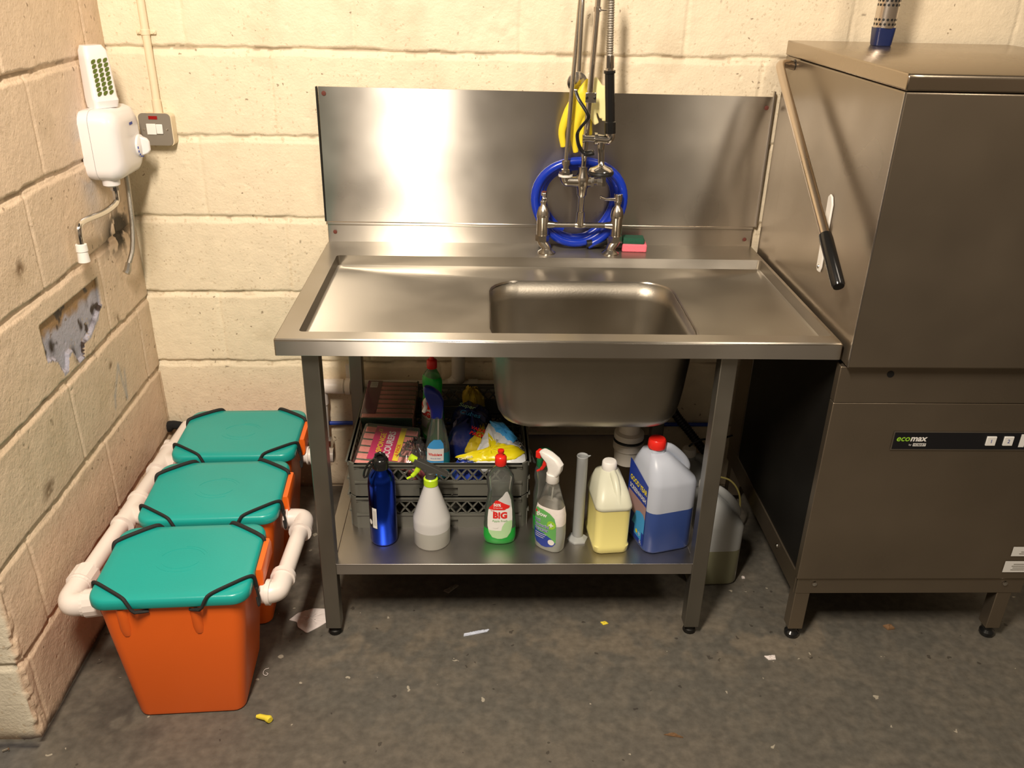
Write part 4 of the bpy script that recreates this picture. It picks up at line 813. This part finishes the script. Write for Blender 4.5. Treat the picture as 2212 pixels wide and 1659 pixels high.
def bottle_body(t, tab, m, liquid=None, lz=0, e=2.6, name='bottle', foam=None):
    T = lambda z: (z, lerp_tab(tab, z, 1), lerp_tab(tab, z, 2))
    if foam:
        o = obj(name, MB().loft([sq(*r, e) for r in [T(foam)]+[r for r in tab if r[0] > foam+1e-4]], False), m, t, angle=60)
        obj('liquid', MB().loft([sq(*r, e) for r in [r for r in tab if r[0] < lz-1e-4]+[T(lz)]]), liquid, o, angle=60)
        obj('foam', MB().loft([sq(*r, e) for r in [T(lz)]+[r for r in tab if lz+1e-4 < r[0] < foam-1e-4]+[T(foam), (foam+.010, T(foam)[1]*.8, T(foam)[2]*.8), (foam+.014, T(foam)[1]*.4, T(foam)[2]*.4)]], False), 'foam', o, angle=60)
        return o
    up = [(lz, lerp_tab(tab, lz, 1), lerp_tab(tab, lz, 2))]+[r for r in tab if r[0] > lz+1e-4] if liquid else tab
    o = obj(name, MB().loft([sq(z, w_, d_, e) for z, w_, d_ in up], not liquid), m, t, angle=60)
    if liquid: obj('liquid', MB().loft([sq(z, w_, d_, e) for z, w_, d_ in [r for r in tab if r[0] < lz-1e-4]+[(lz, lerp_tab(tab, lz, 1), lerp_tab(tab, lz, 2))]]), liquid, o, angle=60)
    return o
SH = .2395
# blue flask
t = thing('drinks_flask', 'shiny blue metal drinks flask with black cap on the undershelf', 'flask', (.786, -.640, SH))
b = obj('flask_body', MB().lathe([(0, 0), (.030, 0), (.034, .003), (.0365, .010), (.0365, .185), (.034, .203), (.027, .218), (.020, .226), (.018, .232), (0, .232)], n=40), 'flask', t)
cpp = obj('screw_cap', MB().lathe([(.019, .228), (.0215, .230), (.0215, .252), (.018, .258), (.009, .262), (.009, .262), (0, .262)], n=24).tube([(-.012, 0, .255), (-.010, 0, .268), (0, 0, .273), (.010, 0, .268), (.012, 0, .255)], .0045, 10), 'blackg', t)
obj('carabiner', MB().tube(smooth([(-.016, -.008, .258), (-.030, -.014, .248), (-.040, -.016, .228), (-.042, -.018, .212), (-.034, -.020, .214), (-.026, -.016, .236), (-.014, -.012, .255)], 5), .0030, 8), 'blackg', t)
def cylf(r, z0=0): return lambda u, v, o: Vector(((r+o)*math.sin(u/r), -(r+o)*math.cos(u/r), v+z0))
cf = cylf(.0366)
lb = decal(rect(-.044, .058, -.012, .124), cf, 'lab_black', t, 'sticker'); decal(rect(-.026, .060, -.0125, .123), cf, 'lab_white', lb, 'text_panel', 8, .0008)
for k in range(3): decal(rect(-.022+k*.003, .068, -.0212+k*.003, .115), cf, 'greyp', lb, 'print_line', 1, .0012)
decal(oval(-.034, .075, .006, .008, 6), cf, 'lab_white', lb, 'emblem', 6, .0008)
# trigger sprayer head pieces (local frame, spray towards -x)
def head_big(t, z, mh, mt):
    hd = obj('spray_head', MB().lathe([(.0155, z), (.0165, z+.003), (.013, z+.008), (.013, z+.022), (0, z+.022)], n=20).loft([[(x, y, zz) for x, zz in ((-.040, z+.066), (.010, z+.038), (.046, z+.014), (.044, z+.008), (.014, z+.020), (.012, z+.012), (-.012, z+.012), (-.012, z+.030), (-.030, z+.040), (-.046, z+.052))] for y in (-.010, .010)]), mh, t, bevel=.003)
    obj('nozzle', MB().tube([(-.038, 0, z+.058), (-.052, 0, z+.068)], .0095, 14), mt, hd)
    obj('trigger', MB().tube(smooth([(-.028, 0, z+.040), (-.036, 0, z+.024), (-.048, 0, z+.010), (-.062, 0, z+.002)]), [.0075]*7+[.006]*6+[.003]*6, 12, flat=.8), mt, hd)
t = thing('spray_bottle', 'conical milky spray bottle with lime green trigger on the undershelf', 'spray bottle', (.916, -.645, SH), R3(3))
tab = [(0, .092, .092), (.004, .097, .097), (.075, .100, .100), (.085, .098, .098), (.175, .038, .038), (.185, .034, .034)]
bt = bottle_body(t, tab, 'hdpe', 'liqw', .052, 2.0)
obj('collar', MB().lathe([(.0165, .180), (.019, .182), (.019, .200), (.016, .203)], n=24), 'lime', t)
head_big(t, .198, 'dgrey', 'lime')
# washing-up liquid bottles
def big_bottle(loc, rot, label, liquid_level, tilt_=0):
    t = thing('washing_up_bottle', label, 'bottle', loc, (tilt_, 0, rot))
    tab = [(0, .070, .040), (.004, .082, .048), (.02, .088, .052), (.06, .086, .052), (.115, .078, .048), (.145, .068, .044), (.165, .066, .044), (.190, .074, .046), (.208, .070, .044), (.225, .045, .034), (.235, .026, .026), (.242, .024, .024)]
    b = bottle_body(t, tab, 'clear', 'liqg', liquid_level, 2.3); f = surf(tab, 2.3)
    lb = decal([(.022, -.006, .006), (.026, -.020, .020), (.040, -.029, .029), (.060, -.033, .033), (.085, -.033, .033), (.110, -.031, .032), (.118, -.028, .031)], f, 'lab_white', b)
    decal([(.118, -.028, .031), (.126, -.020, .030), (.140, -.008, .028), (.155, .006, .024), (.168, .014, .019)], f, 'hdpe', lb, 'clear_label_top')
    decal([(.113, -.030, .012), (.118, -.029, .024), (.124, -.024, .026), (.132, -.018, .012), (.142, -.012, -.006)], f, 'lab_red', lb, 'red_flash', 12, .0009)
    decal([(.022, -.006, .006), (.026, -.020, .020), (.040, -.029, .029), (.048, -.031, .031)], f, 'lab_lgreen', lb, 'green_wave', 12, .0008); decal([(.048, .004, .031), (.060, .006, .033), (.072, .012, .033), (.078, .022, .032)], f, 'lab_lgreen', lb, 'green_wave', 12, .0008)
    text('B!G', .026, .0, .096, f, 'lab_red', lb, bold=.05, off=.0012, xs=.95); text('THE', .006, -.020, .109, f, 'lab_red', lb, off=.0012)
    text('50%', .012, -.008, .128, f, 'lab_white', lb, bold=.03, off=.0014); text('EXTRA FREE', .0045, -.006, .119, f, 'lab_white', lb, off=.0014); text('Apple Fresh', .0085, .0, .079, f, 'lab_green', lb, off=.0013)
    decal(oval(-.012, .060, .008, .005, 6), f, 'lab_white', lb, 'dish_motif', 6, .0013)
    cp_ = obj('cap', MB().lathe([(.0145, .240), (.0155, .242), (.0155, .262), (.013, .266), (.0075, .268), (.0065, .274), (.0085, .277), (.0085, .283), (0, .284)], n=24), 'red', t)
    return t
big_bottle((1.099, -.640, SH), 0, 'washing-up liquid bottle with red cap and a little green liquid, on the undershelf', .050)
big_bottle((.902, -.275, ZR), R3(-50), 'washing-up liquid bottle with red cap standing at the back of the rack', .215)
# blue-capped window spray in the rack
t = thing('window_cleaner_spray', 'window cleaner spray bottle with navy blue cap standing in the rack', 'spray bottle', (.926, -.485, ZR), R3(4))
tab = [(0, .060, .038), (.004, .068, .044), (.06, .070, .046), (.10, .066, .044), (.15, .050, .038), (.185, .034, .032), (.20, .030, .030)]
b = bottle_body(t, tab, 'clear', 'liqt', .085, 2.4); f = surf(tab, 2.4)
lb = decal([(.012, -.026, .014), (.05, -.030, .016), (.10, -.029, .017), (.115, -.022, .016), (.128, -.010, .008)], f, 'lab_sky', b); decal([(.062, -.030, .016), (.100, -.029, .017)], f, 'lab_white', lb, 'white_panel', 12, .0008)
text('Windolene', .0115, -.007, .082, f, 'lab_red', lb, bold=.03, off=.0013, xs=.72); text('Shine & Clean', .005, -.006, .070, f, 'lab_blue', lb, off=.0013)
decal(oval(-.006, .040, .012, .012, 8), f, 'lab_white', lb, 'splash_motif', 8, .0009)
obj('dip_tube', MB().tube([(.004, 0, .19), (.0, 0, .02)], .0022, 8), 'white', b)
obj('trigger_cap', MB().loft([sec(z, x, 0, w_, d_, .010) for z, x, w_, d_ in ((.190, .0, .032, .030), (.215, .0, .036, .032), (.240, -.004, .046, .032), (.262, -.012, .044, .030), (.276, -.020, .030, .026), (.282, -.024, .018, .018))]), 'navy', t)
obj('trigger', MB().tube(smooth([(-.022, 0, .250), (-.032, 0, .235), (-.030, 0, .22), (-.036, 0, .205)]), .0055, 10), 'white', t)
# antibacterial cleanser
t = thing('cleanser_spray_bottle', 'antibacterial cleanser spray bottle with white head and red trigger on the undershelf', 'spray bottle', (1.234, -.668, SH), R3(-33))
tab = [(0, .072, .046), (.004, .080, .052), (.05, .086, .054), (.110, .084, .052), (.135, .074, .048), (.165, .056, .040), (.190, .042, .034), (.205, .030, .028), (.212, .026, .026)]
b = bottle_body(t, tab, 'clear', 'liqc', .085, 2.6, foam=.136); f = surf(tab, 2.6)
lb = decal([(.014, -.010, .004), (.020, -.028, .022), (.032, -.037, .030), (.060, -.039, .030), (.090, -.038, .029), (.110, -.037, .024), (.122, -.035, .010), (.128, -.030, -.010)], f, 'lab_green', b)
decal([(.014, -.010, .004), (.020, -.028, .022), (.032, -.037, .030), (.045, -.038, .018), (.056, -.038, -.004), (.066, -.039, -.030)], f, 'lab_blue', lb, 'navy_panel', 12, .0008)
decal(oval(.016, .088, .012, .013, 10), f, 'lab_lime', lb, 'lime_disc', 8, .0009); decal(rect(.0095, .0862, .0225, .0898), f, 'lab_white', lb, 'cross', 4, .0012); decal(rect(.0142, .0815, .0178, .0945), f, 'lab_white', lb, 'cross', 4, .0012)
text('glow', .017, -.014, .113, f, 'lab_white', lb, bold=.03, off=.0013); decal([(.112, -.037, -.029), (.119, -.036, -.028)], f, 'lab_red', lb, 'red_tag', 3, .001)
for s_, v in (('anti', .093), ('bacterial', .079), ('cleanser', .067)): text(s_, .0155, -.036, v, f, 'lab_white', lb, bold=.04, off=.0014, align='LEFT', xs=.88); text(s_, .0155, -.036, v, f, 'lab_blue', lb, bold=.005, off=.0018, align='LEFT', xs=.88)
for k in range(3): decal(rect(-.032, .052-k*.006, .004-k*.004, .0535-k*.006), f, 'lab_white', lb, 'print_line', 6, .0013)
decal(oval(.018, .034, .009, .009, 8), f, 'lab_white', lb, 'round_stamp', 8, .0012)
obj('dip_tube', MB().tube([(.004, 0, .20), (-.004, 0, .10)], .0022, 8), 'white', b)
hd = obj('spray_head', MB().lathe([(.0160, .205), (.0175, .207), (.0165, .230), (0, .232)], n=20).loft([sec(z, x, 0, w_, .024, .008) for z, x, w_ in ((.228, .002, .030), (.244, .006, .038), (.262, .004, .046), (.276, -.010, .050), (.286, -.022, .034), (.289, -.028, .014))]), 'white', t)
obj('nozzle', MB().box((-.048, -.010, .266), (-.034, .010, .286)), 'red', hd, bevel=.002)
obj('trigger', MB().tube(smooth([(-.022, 0, .262), (-.026, 0, .246), (-.034, 0, .232), (-.046, 0, .222)]), [.006]*7+[.005]*6+[.003]*6, 10), 'red', hd)
# green-capped bottle behind
t = thing('green_capped_bottle', 'clear bottle with dark green cap standing behind the cleanser spray', 'bottle', (1.218, -.585, SH))
tab = [(0, .04, .036), (.004, .052, .046), (.12, .054, .048), (.150, .046, .042), (.175, .054, .044), (.195, .048, .040), (.205, .038, .036)]
b = bottle_body(t, tab, 'clear', 'liqg', .05, 2.2); obj('cap', MB().lathe([(.020, .203), (.0215, .206), (.019, .245), (.016, .25), (0, .251)]), 'green', t)
# measuring cylinder
t = thing('measuring_cylinder', 'translucent plastic measuring cylinder with hexagonal foot on the undershelf', 'measuring cylinder', (1.313, -.637, SH), R3(8))
mb = MB()
for (r0, r1, z0, z1) in ((.0145, .0145, .010, .262),):
    n = 28; so = [[(r*math.cos(2*PI*i/n), r*math.sin(2*PI*i/n), z) for i in range(n)] for r, z in ((.0125, .262), (.0125, .012), (.0145, .010), (.0145, .262), (.0155, .264), (.0145, .266), (.0125, .262))]
    mb.loft(so, False, False)
mb.loft([[(.0145*math.cos(a), .0145*math.sin(a), .262) for a in (-.5, 0, .5)], [(.022, -.001, .264), (.0225, 0, .264), (.022, .001, .264)]], False, True)
obj('tube', mb, 'cyl', t)
n = 36; s_ = []
for z, R_ in ((0, .0295), (.004, .0295)): s_.append([(R_*math.cos(PI/6)/math.cos(((2*PI*i/n) % (PI/3))-PI/6)*math.cos(2*PI*i/n), R_*math.cos(PI/6)/math.cos(((2*PI*i/n) % (PI/3))-PI/6)*math.sin(2*PI*i/n), z) for i in range(n)])
s_.append([(.015*math.cos(2*PI*i/n), .015*math.sin(2*PI*i/n), .014) for i in range(n)]); obj('foot', MB().loft(s_), 'hdpeg', t)
# jerrycans
def canister(name, label, cat, loc, rot, w_, d_, hs, ht, cx, neck, capm, bodym, liqm, lz, foot=False, handle_r=.011, cap_r=.022):
    t = thing(name, label, cat, loc, rot)
    secs = [(0, 0, w_-.016, d_-.016), (.004, 0, w_-.004, d_-.004), (.010, 0, w_, d_), (hs, 0, w_, d_), (hs+.012, cx*.08, w_*.95, d_*.97), (hs+(ht-hs)*.45, cx*.5, w_*.72, d_*.82), (hs+(ht-hs)*.8, cx*.9, w_*.42, d_*.55), (ht-.012, cx, neck*2.2, neck*2.2), (ht, cx, neck*2, neck*2)]
    b = obj('container', MB().loft([sec(z, x, 0, a, c, min(.03, a*.3)) for z, x, a, c in [(lz, 0, w_, d_)]+secs[3:]], False), bodym, t, angle=50)
    obj('liquid', MB().loft([sec(z, x, 0, a, c, .03) for z, x, a, c in secs[:3]+[(lz, 0, w_, d_)]]), liqm, b)
    s = -1 if cx > 0 else 1
    P_ = smooth([(cx+s*neck*.4, 0, ht-.008), (cx+s*(neck+.018), 0, ht-.010), (s*w_*.30, 0, hs+(ht-hs)*.52), (s*w_*.44, 0, hs+.016), (s*w_*.43, 0, hs-.006)], 5)
    obj('handle', MB().tube(P_, handle_r, 14, flat=1.25), bodym, t)
    obj('cap', MB().lathe([(cap_r, ht-.001), (cap_r+.001, ht+.003), (cap_r, ht+.020), (cap_r-.003, ht+.024), (0, ht+.025)], (cx, 0, 0), 28), capm, t)
    return t, b
# small yellow one: narrow faces to camera
t = thing('jerrycan', 'small jerrycan of pale yellow liquid with white cap on the undershelf', 'jerrycan', (1.392, -.637, SH), R3(5))
W_, D_ = .100, .142
ys_ = [(0, 0, W_-.014, D_-.014), (.004, 0, W_-.006, D_-.006), (.022, 0, W_-.002, D_-.002), (.026, 0, W_-.008, D_-.008), (.135, 0, W_-.006, D_-.006), (.140, 0, W_, D_), (.148, 0, W_-.002, D_-.002), (.172, .008, W_*.86, D_*.84), (.196, .022, W_*.66, D_*.60), (.206, .026, .050, .050), (.212, .026, .040, .040)]
b = obj('container', MB().loft([sec(z, 0, y, a, c, .02) for z, y, a, c in ys_[4:]], False), 'hdpey', t, angle=50)
obj('liquid', MB().loft([sec(z, 0, y, a, c, .02) for z, y, a, c in ys_[:5]]), 'liqy', b, angle=50)
obj('handle', MB().tube(smooth([(.006, .010, .206), (.008, -.012, .200), (.010, -.035, .180), (.012, -.056, .150), (.012, -.060, .138)]), .0105, 14), 'hdpey', t)
obj('cap', MB().lathe([(.0195, .210), (.0205, .213), (.0195, .232), (.017, .235), (0, .236)], (0, .026, 0), 30), 'white', t)
t, b = canister('screen_wash_canister', 'large canister half full of blue screen wash with red cap on the undershelf', 'canister', (1.535, -.625, SH), R3(16), .140, .150, .205, .292, -.030, .018, 'red', 'hdpeb', 'liqb', .130, cap_r=.023)
fl = lambda u, v, o: Vector((-.0702-o, -u, v))
lb = decal([(.016, -.060, .052), (.205, -.060, .052), (.232, -.060, -.050)], fl, 'lab_blue', b, nu=8)
lb.data.update()
text('GOOD YEAR', .021, 0, .180, fl, 'lab_yellow', lb, bold=.03, off=.0012, xs=.82); text('SCREENWASH', .019, 0, .155, fl, 'lab_white', lb, bold=.02, off=.0012, xs=.80)
decal([(.085, -.055, .052), (.140, -.055, .052)], fl, 'lab_mauve', lb, 'picture_panel', 4, .0008); decal([(.055, -.02, .052), (.100, .0, .052), (.11, .02, .04)], fl, 'lab_sky', lb, 'picture_panel', 4, .001)
decal(rect(-.002, .028, .040, .055), fl, 'lab_sky', lb, 'symbol_panel', 2, .0009); decal(oval(.012, .042, .006, .006, 6), fl, 'lab_yellow', lb, 'sun_symbol', 4, .0013); text('*', .03, .028, .036, fl, 'lab_white', lb, off=.0013); text('5L', .014, .038, .022, fl, 'lab_white', lb, off=.0013)
canister('jerrycan', 'large translucent jerrycan half full of murky liquid on the floor behind the right leg', 'jerrycan', (1.738, -.468, 0), R3(3), .150, .150, .200, .300, -.035, .020, 'white', 'hdpeg', 'liqo', .125)
canister('jerrycan', 'dark jerrycan with white cap on the floor against the back wall', 'jerrycan', (1.735, -.20, 0), R3(-8), .15, .15, .17, .250, -.02, .020, 'white', 'hdpeg', 'lab_black', .160)
t = thing('corrugated_hose', 'black corrugated waste hose dropping behind the sink bowl', 'hose', (1.7, -.06, .1))
P_ = smooth([(1.66, -.045, .44), (1.68, -.06, .345), (1.75, -.05, .25), (1.82, -.055, .16), (1.85, -.06, .08)], 22); mb = MB().tube(P_, [.0125 if i % 2 else .0155 for i in range(len(P_))], 12); obj('hose', mb, 'black', t, True)
t = thing('thin_tube', 'thin yellowish plastic tube looping beside the dishwasher', 'tube', (1.84, -.3, .15)); obj('tube', MB().tube(smooth([(1.74, -.30, .225), (1.786, -.30, .230), (1.83, -.30, .215), (1.862, -.30, .170), (1.872, -.30, .11), (1.862, -.30, .05), (1.84, -.29, .012)], 8), .0030, 8), mat('yellowed_tube', (.35, .30, .10), .4), t, True)
t = thing('thin_cable', 'thin black cable running to the dark jerrycan cap', 'cable', (1.75, -.2, .3)); obj('cable', MB().tube(smooth([(1.712, -.20, .281), (1.728, -.20, .296), (1.76, -.19, .302), (1.80, -.18, .292), (1.86, -.16, .30)], 6), .0035, 8), 'black', t, True)
# ------------------------------------------------------------------ litter on the floor
def scrap(name, label, cat, pts, m, h=.002, seed=1, amp=.0006):
    o = obj(name, crumple(0, 0, .0021, pts, h, seed, 4, amp), m); return tag(o, label, cat)
scrap('torn_paper', 'torn pinkish white paper scrap on the floor beside the front left leg', 'paper', [(.517, -.687), (.535, -.660), (.575, -.640), (.612, -.642), (.628, -.690), (.605, -.715), (.575, -.740), (.545, -.715), (.54, -.695)], 'paper', .004, 2, .0012)
scrap('paper_strip', 'thin pale blue paper strip on the floor in front of the shelf', 'paper', [(1.003, -.755), (1.03, -.748), (1.068, -.737), (1.074, -.728), (1.04, -.735), (1.004, -.745)], 'paperb', .002, 3)
scrap('paper_scrap', 'tiny white paper scrap on the floor left of the dishwasher foot', 'paper', [(1.810, -.836), (1.84, -.832), (1.838, -.848), (1.818, -.850)], 'paper', .002, 4)
scrap('yellow_scrap', 'tiny yellow scrap on the floor in front of the right table leg', 'scrap', [(1.385, -.700), (1.400, -.698), (1.407, -.706), (1.392, -.712)], 'yscrap', .002, 5)
scrap('food_crumb', 'brown crumb on the floor under the dishwasher', 'crumb', [(2.182, -.720), (2.206, -.716), (2.212, -.732), (2.19, -.736)], 'brown', .008, 6)
scrap('film_scrap', 'faint grey plastic scrap on the dark floor under the shelf', 'scrap', [(.94, -.565), (.975, -.535), (.985, -.54), (.955, -.575)], 'greyp', .002, 7)
scrap('crumb', 'tiny reddish brown crumb on the open floor in the foreground', 'crumb', [(1.49, -1.095), (1.515, -1.09), (1.535, -1.105), (1.51, -1.100)], 'brown', .003, 8)
scrap('white_crumb', 'tiny white crumb on the floor by the murky jerrycan', 'crumb', [(1.838, -.502), (1.847, -.502), (1.847, -.510), (1.838, -.510)], 'paper', .004, 9)
t = thing('foam_earplug', 'small yellow foam earplug on the floor in front of the bins', 'earplug', (.527, -1.040, .0005)); obj('earplug', MB().tube([(-.018, .004, .007), (-.010, .003, .008), (.006, -.002, .0085), (.014, -.006, .009), (.018, -.010, .009)], [.004, .0062, .0068, .0092, .0075], 14), 'yscrap', t)
t = thing('loose_screw', 'small loose metal screw on the floor by the wall end', 'screw', (-.042, -1.130, .001)); obj('screw', MB().tube([(-.006, 0, .004), (.004, .006, .004)], .003, 8).lathe([(0, 0), (.006, 0), (.004, .003), (0, .003)], (.004, .006, .002), 12, (1, .6, 0)), 'nickel', t)
t = thing('hair_tie', 'thin white curl of thread on the floor right of the front bin', 'thread', (.498, -.888, .0021)); obj('thread', MB().tube(smooth([(.004, .016, .001), (-.006, .010, .001), (-.006, -.004, .001), (.002, -.010, .001), (.006, -.004, .001), (.001, .0, .001)], 5), .0007, 6), 'paper', t)
